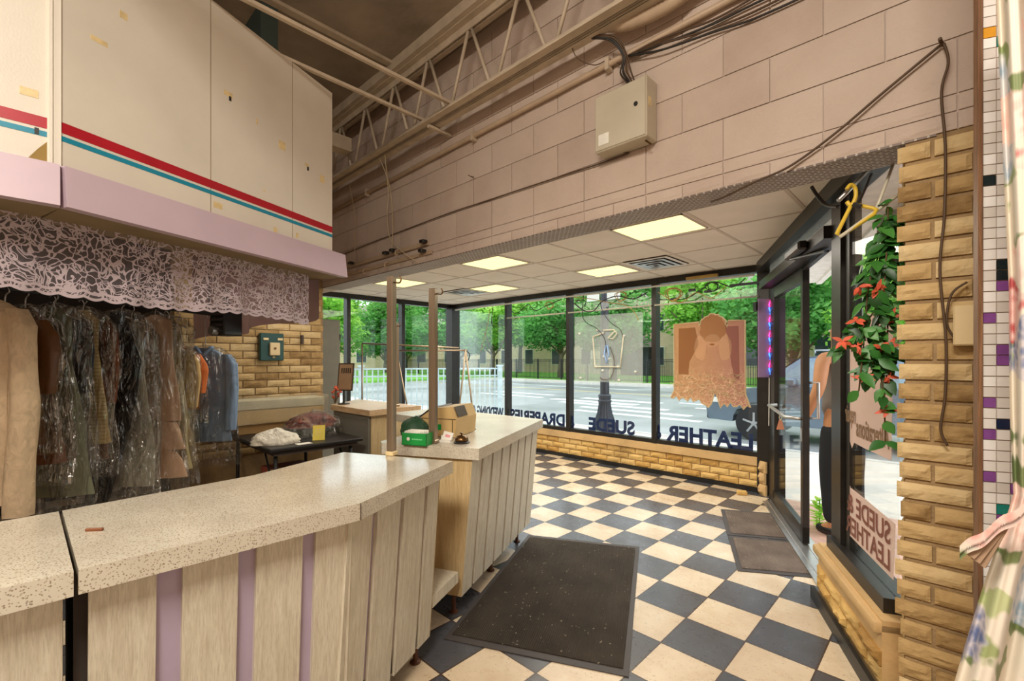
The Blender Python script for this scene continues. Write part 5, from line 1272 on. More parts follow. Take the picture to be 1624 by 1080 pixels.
ropes = [([(-5.2, 2.30), (-5.05, 2.16), (-4.9, 2.20), (-4.75, 2.28), (-4.6, 2.17), (-4.4, 2.23), (-4.1, 2.30)], 'wire_black', .006, 'black cord swagging along the top of the draperies pane'),
         ([(-4.0, 2.28), (-3.85, 2.2), (-3.7, 2.10), (-3.55, 2.09), (-3.42, 2.2), (-3.2, 2.26), (-2.95, 2.20), (-2.75, 2.27)], 'wire_black', .007, 'black cord swagging across the top of the acrylic panel pane'),
         ([(-3.9, 2.31), (-3.6, 2.26), (-3.3, 2.18), (-3.1, 2.14), (-2.95, 2.05), (-2.88, 1.92)], 'wire_tan', .005, 'yellow cord dropping past the right edge of the acrylic panel'),
         ([(-3.72, 2.32), (-3.74, 2.05), (-3.66, 1.93), (-3.5, 1.85), (-3.37, 1.70), (-3.36, 1.52)], 'wire_black', .005, 'black cord running down to the hanger sign, left one'),
         ([(-3.46, 2.32), (-3.42, 2.1), (-3.30, 1.93), (-3.14, 1.82), (-3.10, 1.72)], 'wire_black', .004, 'black cord curving down to the right arm of the hanger sign'),
         ([(-2.6, 2.16), (-2.3, 2.14), (-2.1, 2.22), (-1.95, 2.30), (-1.75, 2.22), (-1.62, 2.30)], 'wire_black', .006, 'black cord with plugs along the top of the poster pane'),
         ([(-2.62, 2.25), (-2.35, 2.10), (-2.15, 2.2), (-1.98, 2.12), (-1.8, 2.25)], 'wire_tan', .005, 'yellow cord zigzag along the top of the poster pane'),
         ([(-5.62, 2.3), (-5.68, 2.0), (-5.75, 1.8), (-5.85, 1.55)], 'wire_tan', .004, 'tan string hanging in the wedding gowns pane'),
         ([(-5.55, 2.3), (-5.58, 2.05), (-5.50, 1.93)], 'wire_black', .005, 'black cord hanging in the wedding gowns pane')]
for pts, mt_, r_, lab in ropes: TUBE('electric_cord', mt_, [(x, YF - .11 - .004 * i % .02, z) for i, (x, z) in enumerate(pts)], r_, label=lab, cat='cord', group='cords along the window tops')
for x, z, lab in ((-2.02, 2.20, 'black plug hanging on the cord above the poster'), (-2.2, 2.235, 'black plug at the left of the poster pane cord'), (-2.42, 2.15, 'black plug inside the coiled yellow cord')):
    m = MB(); m.box(x - .04, x + .04, YF - .125, YF - .095, z - .014, z + .014, Matrix.Identity(4), bev=.004); m.build('plug', 'black', label=lab, cat='plug')
MB().box(-1.78, -1.47, YF - .13, YF - .10, 2.225, 2.25).build('bracket_arm', 'black', label='black bracket arm at the top right of the poster pane', cat='bracket')
MB().box(-2.28, -1.92, YF - .10, YF - .06, 2.36, 2.395, bev=.004).build('adapter_strip', 'wire_tan', label='tan power strip on the header above the poster pane', cat='power strip')
# acrylic panel with the hanger outline
ap = thing('acrylic_sign', (-3.36, YF - .1, 1.12), 'hazy clear acrylic panel with a clothes hanger outline of tubes in the window', 'sign')
MB().box(-3.887, -2.833, YF - .096, YF - .09, 1.125, 2.03).build('panel', 'acrylic', ap)
yy = YF - .115; def_ = lambda x, z: (x, yy, z)
m = MB(); m.tube([def_(*p) for p in ((-3.565, 1.735), (-3.39, 1.79), (-3.40, 1.82), (-3.24, 1.82), (-3.19, 1.77), (-3.25, 1.70), (-3.33, 1.71), (-3.22, 1.80))], .011, 8); m.build('hanger_hook_tube', 'tube', ap, True)
m = MB(); m.tube([def_(*p) for p in ((-3.565, 1.735), (-3.53, 1.33), (-3.14, 1.33), (-3.095, 1.735))], .010, 8); m.build('trouser_tube', 'tube', ap, True)
m = MB(); m.tube([def_(*p) for p in ((-3.36, 1.62), (-3.385, 1.50), (-3.35, 1.38), (-3.315, 1.50), (-3.34, 1.62))], .010, 8); m.build('blue_tube', plain('blue_glass_tube', lin(150, 180, 226), .2), ap, True)
m = MB(); m.tube(arc([def_(*p) for p in ((-3.30, 1.60), (-3.24, 1.45), (-3.24, 1.28), (-3.31, 1.17), (-3.42, 1.165), (-3.45, 1.19))], 6), .005, 6); m.build('cord', 'wire_brown', ap, True)
for x, z in ((-3.565, 1.735), (-3.095, 1.735), (-3.53, 1.33), (-3.19, 1.33), (-3.42, 1.28), (-3.40, 1.47), (-3.33, 1.44), (-3.78, 1.17), (-3.17, 1.155), (-2.93, 1.27), (-3.80, 1.79), (-3.50, 1.83)):
    m = MB(); m.lathe([(.016, 0), (.016, .012), (.006, .02)], 10, Matrix.Translation((x, yy + .02, z)) @ Matrix.Rotation(R(90), 4, 'X')); m.build('standoff', 'white', ap)
# poster
po = thing('window_poster', (-2.05, YF - .03, .9), 'large faded orange poster of a woman in fur seen from behind on the window', 'poster')
yp = YF - .02
def sheet(name, mat, pts, y, parent=po): 
    m = MB(); n = len(pts); m.add([(x, y, z) for x, z in pts] + [(x, y + .0012, z) for x, z in pts], [tuple(range(n)), tuple(range(2 * n - 1, n - 1, -1))] + [(i, (i + 1) % n, n + (i + 1) % n, n + i) for i in range(n)]); return m.build(name, mat, parent)
rnd = random.Random(9)
head = [(-2.0 + .155 * math.cos(a) * (1 + .08 * rnd.uniform(-1, 1)), 1.80 + .145 * math.sin(a) * (1 + .08 * rnd.uniform(-1, 1))) for a in [math.pi * (1 - i / 22) - .1 for i in range(23)]]
out = [(-2.455, 1.06), (-2.46, 1.855), (-2.16, 1.865)] + head + [(-1.83, 1.865), (-1.655, 1.86), (-1.65, 1.05)]
bot = []
for i in range(27):
    x = -1.60 - .9 * i / 26; z = .905 + .065 * (i / 26) + .028 * math.sin(i * 2.4) + (.0 if 9 < i < 13 else 0)
    if i in (10, 11): z += .09
    if i in (9, 13, 14): z -= .06
    bot.append((x, z))
def grow(pts, d): 
    cx, cz = -2.05, 1.4; return [(x + d * (1 if x > cx else -1), z + d * (1 if z > cz else -1)) for x, z in pts]
m = MB(); oo = out + bot; m.tube([(x, yp + .004, z) for x, z in oo + oo[:1]], .009, 6, cap=False); m.build('pale_border', 'poster_edge', po); sheet('print', 'poster', out + bot, yp)
sheet('left_backdrop', 'poster_dark', [(-2.40, 1.25), (-2.40, 1.80), (-2.20, 1.805), (-2.16, 1.6), (-2.27, 1.4), (-2.28, 1.25)], yp - .002)
sheet('right_backdrop', film('poster_rose_tone', lin(190, 136, 126), .6), [(-1.82, 1.60), (-1.86, 1.80), (-1.72, 1.80), (-1.71, 1.2), (-1.76, 1.22), (-1.80, 1.4)], yp - .002)  # rose printed tone of the poster
sheet('hair', film('poster_brown', lin(206, 160, 116), .6), [(-2.0 + .15 * math.cos(a) * (1 + .1 * rnd.uniform(-1, 1)), 1.78 + .16 * math.sin(a) * (1 + .06 * rnd.uniform(-1, 1))) for a in [2 * math.pi * i / 30 for i in range(30)]], yp - .002)
sheet('face', 'poster_light', [(-2.0 + .085 * math.cos(a), 1.645 + .075 * math.sin(a)) for a in [2 * math.pi * i / 24 for i in range(24)]], yp - .003)
sheet('mouth', 'poster_dark', [(-2.005 + .028 * math.cos(a), 1.60 + .012 * math.sin(a)) for a in [2 * math.pi * i / 14 for i in range(14)]], yp - .0045)
for sx in (-1, 1): sheet('fur_collar', 'poster_light', [(-2.0 + sx * (.14 + .07 * math.cos(a)), 1.56 + .15 * math.sin(a) * (1 + .1 * rnd.uniform(-1, 1))) for a in [2 * math.pi * i / 24 for i in range(24)]], yp - .0025)
for k in range(60):
    x = rnd.uniform(-2.42, -1.68); z = rnd.uniform(1.0, 1.27); pts = [(x, yp - .004, z)]
    for q in range(4): x += rnd.uniform(-.05, .05); z += rnd.uniform(-.03, .03); pts.append((x, yp - .004, z))
    m = MB() if k == 0 else m; m.tube(pts, rnd.uniform(.002, .0045), 4)
m.build('curl_lines', 'poster_edge', po)
# neon sign by the door
ns = thing('neon_sign', (-1.39, 5.22, 1.24), 'slim neon sign seen edge on beside the door post, pink and blue', 'neon sign')
T = frame(-1.445, 5.16, R(49)); MB().box(-.02, .10, -.006, .0, 1.245, 2.05, T).build('backing_panel', film('lilac_acrylic', lin(206, 178, 214), .85), ns)
MB().box(-.04, .02, .0, .05, 1.93, 2.02, T).build('transformer', 'black', ns)
for nm, off, ph in (('blue_tube', .0, 0), ('pink_tube', .0, .1)):
    for k in range(5):
        z0 = 1.27 + .155 * k + (.078 if nm == 'pink_tube' else 0); m = MB(); m.tube([T @ Vector((.095 + .008 * math.sin(z0 * 40 + i), -.022, z0 + .0145 * i)) for i in range(6)], .007, 6); m.build(nm, 'neon_blue' if nm == 'blue_tube' else 'neon_pink', ns, True)
m = MB(); m.tube([T @ Vector((.09, -.02, 1.24)), T @ Vector((.085, -.02, .75))], .005, 6); m.build('lead', 'white', ns)
# tassel on the door bar
ts = thing('door_tassel', tuple(MW @ Vector((.64, -.08, .87))), 'brown leather tag on a string tied to the door bar', 'tag')
p0 = MW @ Vector((.98, -.055, .98))
m = MB(); m.tube([p0 + Vector((0, 0, .008)), p0 + Vector((-.01, 0, -.035)), p0 + Vector((.0, 0, -.06))], .0025, 5); m.tube([p0 + Vector((0, 0, .008)), p0 + Vector((.012, 0, -.03)), p0 + Vector((.0, 0, -.06))], .0025, 5); m.build('string', 'rope', ts)
TT = frame(p0.x, p0.y, R(44), p0.z - .135); m = MB(); yz_prism(m, [(-.006, 0), (.006, 0), (.004, .08), (-.004, .08)], -.03, .03, TT)
for v in m.v:
    if v.z > p0.z - .09: v.x = p0.x + (v.x - p0.x) * .35; v.y = p0.y + (v.y - p0.y) * .35
m.build('leather_tag', plain('tan_leather', lin(176, 106, 66), .6), ts)

# decals on the fixed pane
MD = MW @ Matrix.Translation((0, -.008, 0))
def dsheet(name, mat, pts, off, parent):
    m = MB(); n = len(pts); m.add([(s, off, z) for s, z in pts] + [(s, off + .001, z) for s, z in pts], [tuple(range(n)), tuple(range(2 * n - 1, n - 1, -1))] + [(i, (i + 1) % n, n + (i + 1) % n, n + i) for i in range(n)], .5, MD); return m.build(name, mat, parent)
def dtext(name, mat, t, s, z, wd, h, parent): 
    return TEXT(name, mat, t, .2, MD @ Matrix.Translation((s, -.0035, z)) @ Matrix.Rotation(R(180), 4, 'Z') @ Matrix.Rotation(R(90), 4, 'X'), parent, wd, .0006, .004, height=h)
d1 = thing('window_decal', tuple(MD @ Vector((2.6, 0, 1.0))), 'big pale decal high on the fixed pane behind the ivy, reading alterations backwards', 'decal')
dsheet('decal_sheet', 'decal_pale', [(2.33, 1.55), (2.36, 1.40), (2.35, 1.28), (2.32, 1.20), (2.32, 1.03), (2.38, 1.0), (2.42, .955), (2.45, .99), (2.6, .985), (2.88, .985), (2.90, 1.6), (2.6, 1.66)], 0, d1)
dtext('decal_letters', 'decal_text2', 'Alterations', 2.68, 1.03, .38, .10, d1); dtext('decal_small_letters', 'decal_text2', 'repair', 2.405, 1.06, .15, .12, d1)
d2 = thing('window_decal', tuple(MD @ Vector((2.6, 0, .5))), 'lower pink decal on the fixed pane reading suede and leather backwards', 'decal')
dsheet('decal_sheet', 'decal_pale', [(2.32, .76), (2.31, .66), (2.33, .60), (2.31, .54), (2.33, .48), (2.6, .475), (2.9, .47), (2.92, .72), (2.6, .735), (2.40, .74), (2.36, .775)], 0, d2)
dtext('decal_letters', 'decal_text', 'SUEDE &', 2.62, .61, .52, .10, d2); dtext('decal_letters', 'decal_text', 'LEATHER', 2.61, .495, .53, .095, d2)

# ================================================================== MATS
def mat_(name, pts, lab, mt, rows=1, group=None):
    c = sum((Vector((*p, 0)) for p in pts), Vector()) / len(pts); a = math.atan2(pts[2][1] - pts[1][1], pts[2][0] - pts[1][0]) + R(90)
    r = thing(name, (c.x, c.y, 0), lab, 'mat', group, a); m = MB(); m.prism(pts, .0005, .005); m.build('border', 'mat_edge', r)
    ins = [tuple((Vector((*p, 0)) + (c - Vector((*p, 0))) * (.045 / (c - Vector((*p, 0))).length * 1.2)).xy) for p in pts]
    m = MB(); m.prism(ins, .004, .009); m.build('ribbed_field', mt, r); return r
mat_('floor_mat', [(-2.494, 2.774), (-1.728, 3.183), (-1.054, 1.845), (-1.879, 1.441)], 'large black ribbed floor mat in front of the register counter', 'mat_rubber')
mid1, mid2 = (-1.345, 3.92), (-.945, 4.16)
mat_('door_mat', [(-1.606, 4.524), (-1.215, 4.735), (-.925, 4.125), (-1.333, 3.90)], 'worn grey door mat, farther of the two along the threshold', 'mat_door')
mat_('door_mat', [(-1.325, 3.885), (-.918, 4.11), (-.648, 3.535), (-1.055, 3.284)], 'worn grey door mat, nearer of the two along the threshold', 'mat_door')
rk = MB(); rk.box(-.05, .05, -.03, .03, 0, .045, frame(-1.62, 5.17, R(30)), bev=.01); rk.build('broken_brick', 'knee_brick', label='broken brick piece on the floor by the front wall corner', cat='brick')

# ================================================================== IVY AND HANGER
iv = thing('ivy_garland', (-.24, 2.45, 2.1), 'hanging artificial ivy garland with coral flowers against the brick pillar', 'ivy')
rnd = random.Random(15)
def pxz(px_, py_, dep): 
    x, y = dp(px_, dep); return Vector((x, y, CAM_Z - (py_ - 570) / 728 * dep))
strands = [[(1408, 330), (1408, 380), (1404, 440), (1398, 520), (1396, 580), (1402, 640), (1404, 700)], [(1408, 350), (1395, 400), (1378, 450), (1372, 520), (1366, 580), (1362, 620)], [(1408, 380), (1402, 460), (1388, 540), (1384, 590), (1376, 600)], [(1406, 400), (1398, 470), (1360, 530), (1345, 540)], [(1410, 360), (1408, 480), (1407, 560), (1404, 620), (1396, 650)]]
ms_ = MB(); ml = MB(); anchors = []
for st in strands:
    pts = arc([pxz(x, y, 1.86 + .02 * math.sin(i * 2.1 + x)) for i, (x, y) in enumerate(st)], 5); ms_.tube(pts, .003, 5); anchors += pts
ms_.build('vine_stem', 'stem', iv)
def leaf(mb, p, d, up, L, w, t):
    d = d.normalized(); s = d.cross(up); s = s.normalized() if s.length > 1e-4 else Vector((1, 0, 0)); n = s.cross(d)
    prof = [(0, .06), (.2, .75), (.45, 1.0), (.75, .62), (1, .03)]; vs = []
    for a, b in prof:
        c = p + d * L * a - n * (.18 * L * a * a); vs += [c - s * w * b / 2 + n * .12 * w * b, c - n * 0.0, c + s * w * b / 2 + n * .12 * w * b]
    fs = []
    for i in range(4): fs += [(3 * i, 3 * i + 1, 3 * i + 4, 3 * i + 3), (3 * i + 1, 3 * i + 2, 3 * i + 5, 3 * i + 4)]
    mb.add(vs, fs, t)
for p in anchors:
    zt_dense = 1.0 if p.z > 1.38 else .30
    for k in range(3):
        if rnd.random() < zt_dense * .92:
            d = Vector((rnd.uniform(-1, 1), rnd.uniform(-1, .4), rnd.uniform(-1.2, .1))); off = Vector((rnd.uniform(-.03, .03), rnd.uniform(-.03, .03), rnd.uniform(-.03, .03))) if p.z > 1.38 else Vector()
            leaf(ml, p + off, d, Vector((rnd.uniform(-.3, .3), rnd.uniform(-1, -.3), rnd.uniform(.2, 1))), rnd.uniform(.05, .085), rnd.uniform(.028, .045), rnd.random())
ml.build('foliage', 'leaf_ivy', iv, True)
for (x, y) in ((1362, 455), (1398, 452), (1392, 460), (1358, 508), (1400, 508), (1412, 505), (1336, 541), (1360, 548), (1396, 552), (1412, 548), (1372, 600), (1410, 598), (1408, 650)):
    p = pxz(x, y, 1.83); m = MB()
    for k in range(5): leaf(m, p, Vector((rnd.uniform(-1, 1), rnd.uniform(-.6, .6), rnd.uniform(-.9, .6))), Vector((0, -1, .4)), rnd.uniform(.03, .05), .017, .5)
    m.build('flower', 'coral', iv, True)
hg = thing('plastic_hanger', tuple(pxz(1350, 300, 1.9)), 'yellow plastic clothes hanger hooked over a bar in the doorway corner', 'hanger')
H = lambda x, y, d: pxz(x, y, d)
m = MB(); m.tube(arc([H(1343, 320, 1.93), H(1350, 326, 1.92), H(1357, 312, 1.91), H(1356, 298, 1.91), H(1349, 293, 1.91), H(1343, 300, 1.91)], 5), .008, 8); m.build('hook', 'yellow_plastic', hg, True)
m = MB(); m.tube([H(1350, 325, 1.92), H(1345, 335, 1.92), H(1327, 371, 1.93), H(1333, 375, 1.92), H(1386, 340, 1.88), H(1390, 333, 1.88), H(1384, 330, 1.89), H(1350, 323, 1.92)], .008, 8); m.build('hanger_body', 'yellow_plastic', hg, True)
m = MB(); m.tube([H(1352, 324, 1.915), H(1366, 328, 1.90)], .010, 8); m.build('clip', 'black', hg)
ro = thing('hanging_rods', tuple(H(1390, 335, 1.9)), 'pale rods forming a hanging bar from lintel to pillar behind the ivy', 'rod')
m = MB(); m.tube([H(1416, 262, 1.95), H(1388, 336, 1.89)], .006, 8); m.build('upright_rod', 'tube', ro, True)
m = MB(); m.tube([H(1332, 376, 1.915), H(1440, 298, 1.86)], .007, 8); m.build('cross_rod', 'tube', ro, True)
m = MB(); m.tube([H(1378, 268, 2.1), H(1330, 318, 2.06)], .010, 8); m.build('short_bar', 'aluminium', ro, True)
for lab, pts, r_ in (('black cable hanging from the lobby ceiling to the door post', [(1287, 296, 2.35), (1296, 310, 2.33), (1310, 325, 2.3), (1330, 328, 2.2)], .009), ('black cable beside the yellow hanger hook', [(1382, 276, 2.02), (1372, 300, 1.99), (1360, 325, 1.95)], .006)):
    TUBE('door_cable', 'wire_black', [H(*p) for p in pts], r_, label=lab, cat='cable')

# ================================================================== PERSON OUTSIDE THE DOOR
def skinned(name, joints, edges, mat, parent=None, sub=2, base=(0, 0, 0), **kw):
    me = bpy.data.meshes.new(name); o = bpy.data.objects.new(name, me); COL.objects.link(o)
    if parent is None: o.location = base; WM[o.name] = Matrix.Translation(Vector(base))
    inv = world(parent if parent else o).inverted()
    if parent: o.parent = parent; WM[o.name] = world(parent).copy()
    me.from_pydata([tuple(inv @ Vector(j[:3])) for j in joints], edges, [])
    md = o.modifiers.new('skin', 'SKIN'); md.use_smooth_shade = True; md.branch_smoothing = .6
    for i, j in enumerate(joints):
        sv = me.skin_vertices[0].data[i]; sv.radius = (j[3], j[4] if len(j) > 4 else j[3]); sv.use_root = (i == 0)
    s2 = o.modifiers.new('sub', 'SUBSURF'); s2.levels = sub; s2.render_levels = sub
    me.materials.append(M[mat]); return tag(o, **kw)
pb = Vector((-.672, 4.635, -.03)); Tp = frame(pb.x, pb.y, R(232), pb.z)     # local x = left-right, y = back
def J(x, y, z, *r): v = Tp @ Vector((x, y, z)); return (v.x, v.y, v.z, *r)
bj = [J(0, 0, .96, .15, .11), J(0, 0, 1.12, .135, .10), J(0, .01, 1.30, .16, .11), J(0, .01, 1.46, .13, .08), J(0, -.01, 1.56, .055), J(0, -.015, 1.66, .075, .085), J(0, -.02, 1.76, .07, .08),
      J(-.19, .01, 1.475, .062), J(-.235, .02, 1.22, .047), J(-.22, -.10, 1.0, .036), J(-.215, -.14, .93, .03),
      J(.19, .01, 1.475, .062), J(.235, .02, 1.22, .047), J(.22, -.12, 1.0, .036), J(.21, -.16, .93, .03),
      J(-.095, 0, .86, .09), J(-.10, -.01, .50, .06), J(-.10, .02, .09, .04), J(-.10, -.10, .04, .035), J(.095, 0, .86, .09), J(.10, -.01, .50, .06), J(.10, .02, .09, .04), J(.10, -.10, .04, .035)]
be = [(0, 1), (1, 2), (2, 3), (3, 4), (4, 5), (5, 6), (3, 7), (7, 8), (8, 9), (9, 10), (3, 11), (11, 12), (12, 13), (13, 14), (0, 15), (15, 16), (16, 17), (17, 18), (0, 19), (19, 20), (20, 21), (21, 22)]
# fingers
def hand(ix, sx):
    b = bj[ix]; wx = sx
    for k in range(4):
        a = len(bj); o_ = (k - 1.5) * .02; l = (.07, .08, .075, .06)[k]
        bj.append(J(wx * .212, -.155 + o_, .905, .010)); bj.append(J(wx * .212, -.165 + o_, .905 - l * .6, .009)); bj.append(J(wx * .20, -.17 + o_, .905 - l, .008)); be.extend([(ix, a), (a, a + 1), (a + 1, a + 2)])
    a = len(bj); bj.append(J(wx * .20, -.20, .91, .011)); bj.append(J(wx * .19, -.215, .875, .009)); be.extend([(ix, a), (a, a + 1)])
hand(10, -1); hand(14, 1)
person = skinned('person', bj, be, 'skin', base=tuple(pb), label='person in grey tank top and black trousers standing outside the door', cat='person')
skinned('tank_top', [J(0, 0, .94, .175, .135), J(0, 0, 1.1, .155, .12), J(0, .01, 1.30, .175, .125), J(0, .01, 1.43, .13, .095), J(-.10, .01, 1.51, .05, .04), J(.10, .01, 1.51, .05, .04)], [(0, 1), (1, 2), (2, 3), (3, 4), (3, 5)], 'grey_cloth', person)
skinned('trousers', [J(0, 0, .98, .165, .125), J(0, 0, .90, .16, .125), J(-.10, 0, .80, .105), J(-.105, -.01, .50, .08), J(-.105, .02, .10, .068), J(.10, 0, .80, .105), J(.105, -.01, .50, .08), J(.105, .02, .10, .068)], [(0, 1), (1, 2), (2, 3), (3, 4), (1, 5), (5, 6), (6, 7)], 'black_cloth', person)
for sx in (-1, 1): skinned('shoe', [J(sx * .10, .05, .045, .045), J(sx * .10, -.05, .04, .045), J(sx * .10, -.15, .03, .035)], [(0, 1), (1, 2)], 'black', person)
skinned('hair', [J(0, .015, 1.70, .078, .085), J(0, .0, 1.79, .082, .09)], [(0, 1)], 'hair', person)
for sx in (-1, 1):
    m = MB(); m.lathe([(.004, -.01), (.011, 0), (.004, .01)], 10, Tp @ Matrix.Translation((sx * .03, -.095, 1.70))); m.build('eye', 'paper', person, True)
    m = MB(); m.lathe([(.006, -.025), (.014, 0), (.006, .028)], 10, Tp @ Matrix.Translation((sx * .082, -.01, 1.69))); m.build('ear', 'skin', person, True)
m = MB(); m.lathe([(.014, -.02), (.010, .0), (.004, .03)], 10, Tp @ Matrix.Translation((0, -.105, 1.675))); m.build('nose', 'skin', person, True)
m = MB(); m.box(-.022, .022, -.098, -.088, 1.628, 1.638, Tp); m.build('mouth', 'coral', person)

# ================================================================== STREET
lp_ = thing('street_lamp', (-5.10, 7.98, -.1), 'dark street lamp post with fluted flared base on the sidewalk', 'street lamp')
T = Matrix.Translation((-5.10, 7.98, -.1))
def fluted(prof, n=16, amp=.08, seg=64):
    m = MB(); vs = []; fs = []
    for r, z in prof:
        for k in range(seg): a = 2 * math.pi * k / seg; rr = r * (1 - amp * (.5 + .5 * math.cos(n * a))); vs.append((rr * math.cos(a), rr * math.sin(a), z))
    for i in range(len(prof) - 1):
        for k in range(seg): k2 = (k + 1) % seg; fs.append((i * seg + k, i * seg + k2, (i + 1) * seg + k2, (i + 1) * seg + k))
    m.add(vs, fs, .5, T); return m
fluted([(.26, .06), (.25, .16), (.20, .30), (.15, .46), (.125, .60), (.12, .66)], 16, .14).build('fluted_base', 'lamp_iron', lp_, True)
MB().lathe([(.28, 0), (.28, .05), (.26, .07)], 24, T).build('foot_plate', 'lamp_iron', lp_, True, auto=40)
MB().lathe([(.13, .66), (.135, .70), (.12, .72), (.125, .78), (.135, .80), (.11, .83)], 24, T).build('collar', 'lamp_iron', lp_, True, auto=40)
fluted([(.092, .82), (.086, 2.2), (.078, 4.2)], 12, .06, 48).build('pole', 'lamp_iron', lp_, True)
MB().lathe([(.08, 4.2), (.14, 4.3), (.18, 4.6), (.14, 4.9), (.03, 5.05)], 20, T).build('lantern', 'lamp_iron', lp_, True)
for sx in (-1, 1):
    sgn = thing('pole_sign', (-5.1 + sx * .23, 7.93, 2.72), 'white back of a street sign on the lamp post, ' + ('left one' if sx < 0 else 'right one'), 'sign')
    MB().box(-5.1 + sx * .09 - (.30 if sx < 0 else 0), -5.1 + sx * .09 + (.30 if sx > 0 else 0), 7.92, 7.925, 2.62, 2.92).build('sign_plate', 'white', sgn)
    MB().box(-5.1 + min(sx * .02, sx * .18), -5.1 + max(sx * .02, sx * .18), 7.926, 7.94, 2.84, 2.87).build('sign_bracket', 'iron', sgn)

def fence(name, a, b, z0, h, bay, nb, mat, postw, label, cap=None, post_mat=None, rail2=.14):
    a = Vector((*a, 0)); b = Vector((*b, 0)); L = (b - a).length; ang = math.atan2((b - a).y, (b - a).x); T = frame(a.x, a.y, ang, z0)
    r = thing(name, (a.x, a.y, z0), label, 'fence', None, ang); n = max(1, round(L / bay)); w = L / n
    for i in range(n + 1):
        m = MB(); m.box(i * w - postw / 2, i * w + postw / 2, -postw / 2, postw / 2, 0, h + .05, T)
        if cap: m.box(i * w - postw * .7, i * w + postw * .7, -postw * .7, postw * .7, h + .05, h + .09, T)
        m.build('post', post_mat or mat, r)
    for i in range(n):
        m = MB(); x0 = i * w; pw = postw * .22
        for z in (.12, h - rail2, h): m.box(x0, x0 + w, -.014, .014, z - .018, z + .018, T)
        for k in range(1, nb):
            x = x0 + w * k / nb; m.box(x - pw / 2 - .004, x + pw / 2 + .004, -.008, .008, .05, h, T)
        m.build('picket_panel', mat, r)
    return r
fence('iron_fence', (-46, 28.3), (2, 28.3), -.13, 1.55, 2.4, 18, 'iron', .09, 'black iron picket fence along the lawn across the street')
fence('pale_railing', (-11.0, 3.9), (-8.35, 8.2), -.1, 1.30, 1.65, 13, 'galv', .11, 'pale blue metal railing with capped posts outside the side windows', True, rail2=.18)

# building across the street
def house(name, x0, x1, y, ztop, wins, label, roofh=2.5, TM=Matrix.Identity(4)):
    r = thing(name, tuple(TM @ Vector(((x0 + x1) / 2, y + 4, -.2))), label, 'building')
    def MB():
        k = globals()['MB'](); k.M = TM; return k
    MB().box(x0, x1, y, y + 9, -.2, ztop).build('wall', 'house_brick', r)
    m = MB(); yz = [(y - .5, ztop), (y + 9.5, ztop), (y + 4.5, ztop + roofh)]; m.add([(x0 - .5, *p) for p in yz] + [(x1 + .5, *p) for p in yz], [(0, 1, 2), (5, 4, 3), (0, 3, 4, 1), (1, 4, 5, 2), (2, 5, 3, 0)]); m.build('roof', 'roof', r)
    for (x, z, w, h) in wins:
        m = MB(); m.box(x - w / 2 - .1, x + w / 2 + .1, y - .06, y, z - .1, z + h + .1); f = m.build('window', 'house_trim', r)
        MB().box(x - w / 2, x + w / 2, y - .075, y - .06, z, z + h).build('pane', 'dark_glass', f)
    return r
wins = [(-46 + 4.2 * k, z, 1.2, 1.7) for k in range(9) for z in (.9, 4.2)]
apt = house('street_apartment_house', -50, -10.6, 42, 7.5, wins, 'long pale brick house behind the iron fence across the street')
house('street_brick_house', -8.6, 12, 36, 7.0, [(-6 + 4 * k, z, 1.4, 1.7) for k in range(5) for z in (1.2, 4.3)], 'tan brick house behind the poster pane across the street')
house('street_side_house', -30, 40, 0, 7.0, [(-26 + 4.4 * k, z, 1.3, 1.7) for k in range(15) for z in (1.0, 4.3)], 'long pale brick house far beyond the pale railing and side windows', 2.5, Matrix.Translation((-64, 14, 0)) @ Matrix.Rotation(R(76), 4, 'Z'))
BOX('ground_side_lawn', 'grass', (-80, -30, -30, 60, -0.34, -0.1), kind='structure')
pr = apt
MB().box(-24, -21, 40.4, 42, -.2, 2.6).build('porch_wall', 'lamp_iron', pr); m = MB(); m.add([(-24.4, 40, 2.6), (-20.6, 40, 2.6), (-22.5, 40, 4.0), (-24.4, 42, 2.6), (-20.6, 42, 2.6), (-22.5, 42, 4.0)], [(0, 1, 2), (5, 4, 3), (0, 3, 4, 1), (1, 4, 5, 2), (2, 5, 3, 0)]); m.build('porch_roof', 'roof', pr)
MB().box(-22.9, -22.1, 40.35, 40.4, -.1, 2.1).build('porch_door', 'dark_glass', pr)

# trees
def crown_mesh(seed, n, mat):
    rnd = random.Random(seed); m = MB(); blobs = []
    for k in range(26):
        a = rnd.uniform(0, 6.28); rr = rnd.uniform(0, .72); blobs.append((Vector((rr * math.cos(a), rr * math.sin(a), rnd.uniform(-.55, .65))), rnd.uniform(.22, .42)))
    for c, r_ in blobs:
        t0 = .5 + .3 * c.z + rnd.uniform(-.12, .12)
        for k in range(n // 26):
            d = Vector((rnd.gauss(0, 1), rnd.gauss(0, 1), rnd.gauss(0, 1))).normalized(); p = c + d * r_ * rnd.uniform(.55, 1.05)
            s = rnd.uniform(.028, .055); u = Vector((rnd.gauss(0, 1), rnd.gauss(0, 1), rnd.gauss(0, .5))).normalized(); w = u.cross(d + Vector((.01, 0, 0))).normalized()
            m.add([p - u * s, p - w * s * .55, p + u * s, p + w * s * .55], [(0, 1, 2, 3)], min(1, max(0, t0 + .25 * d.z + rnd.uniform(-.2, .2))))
    return m
CR = {}
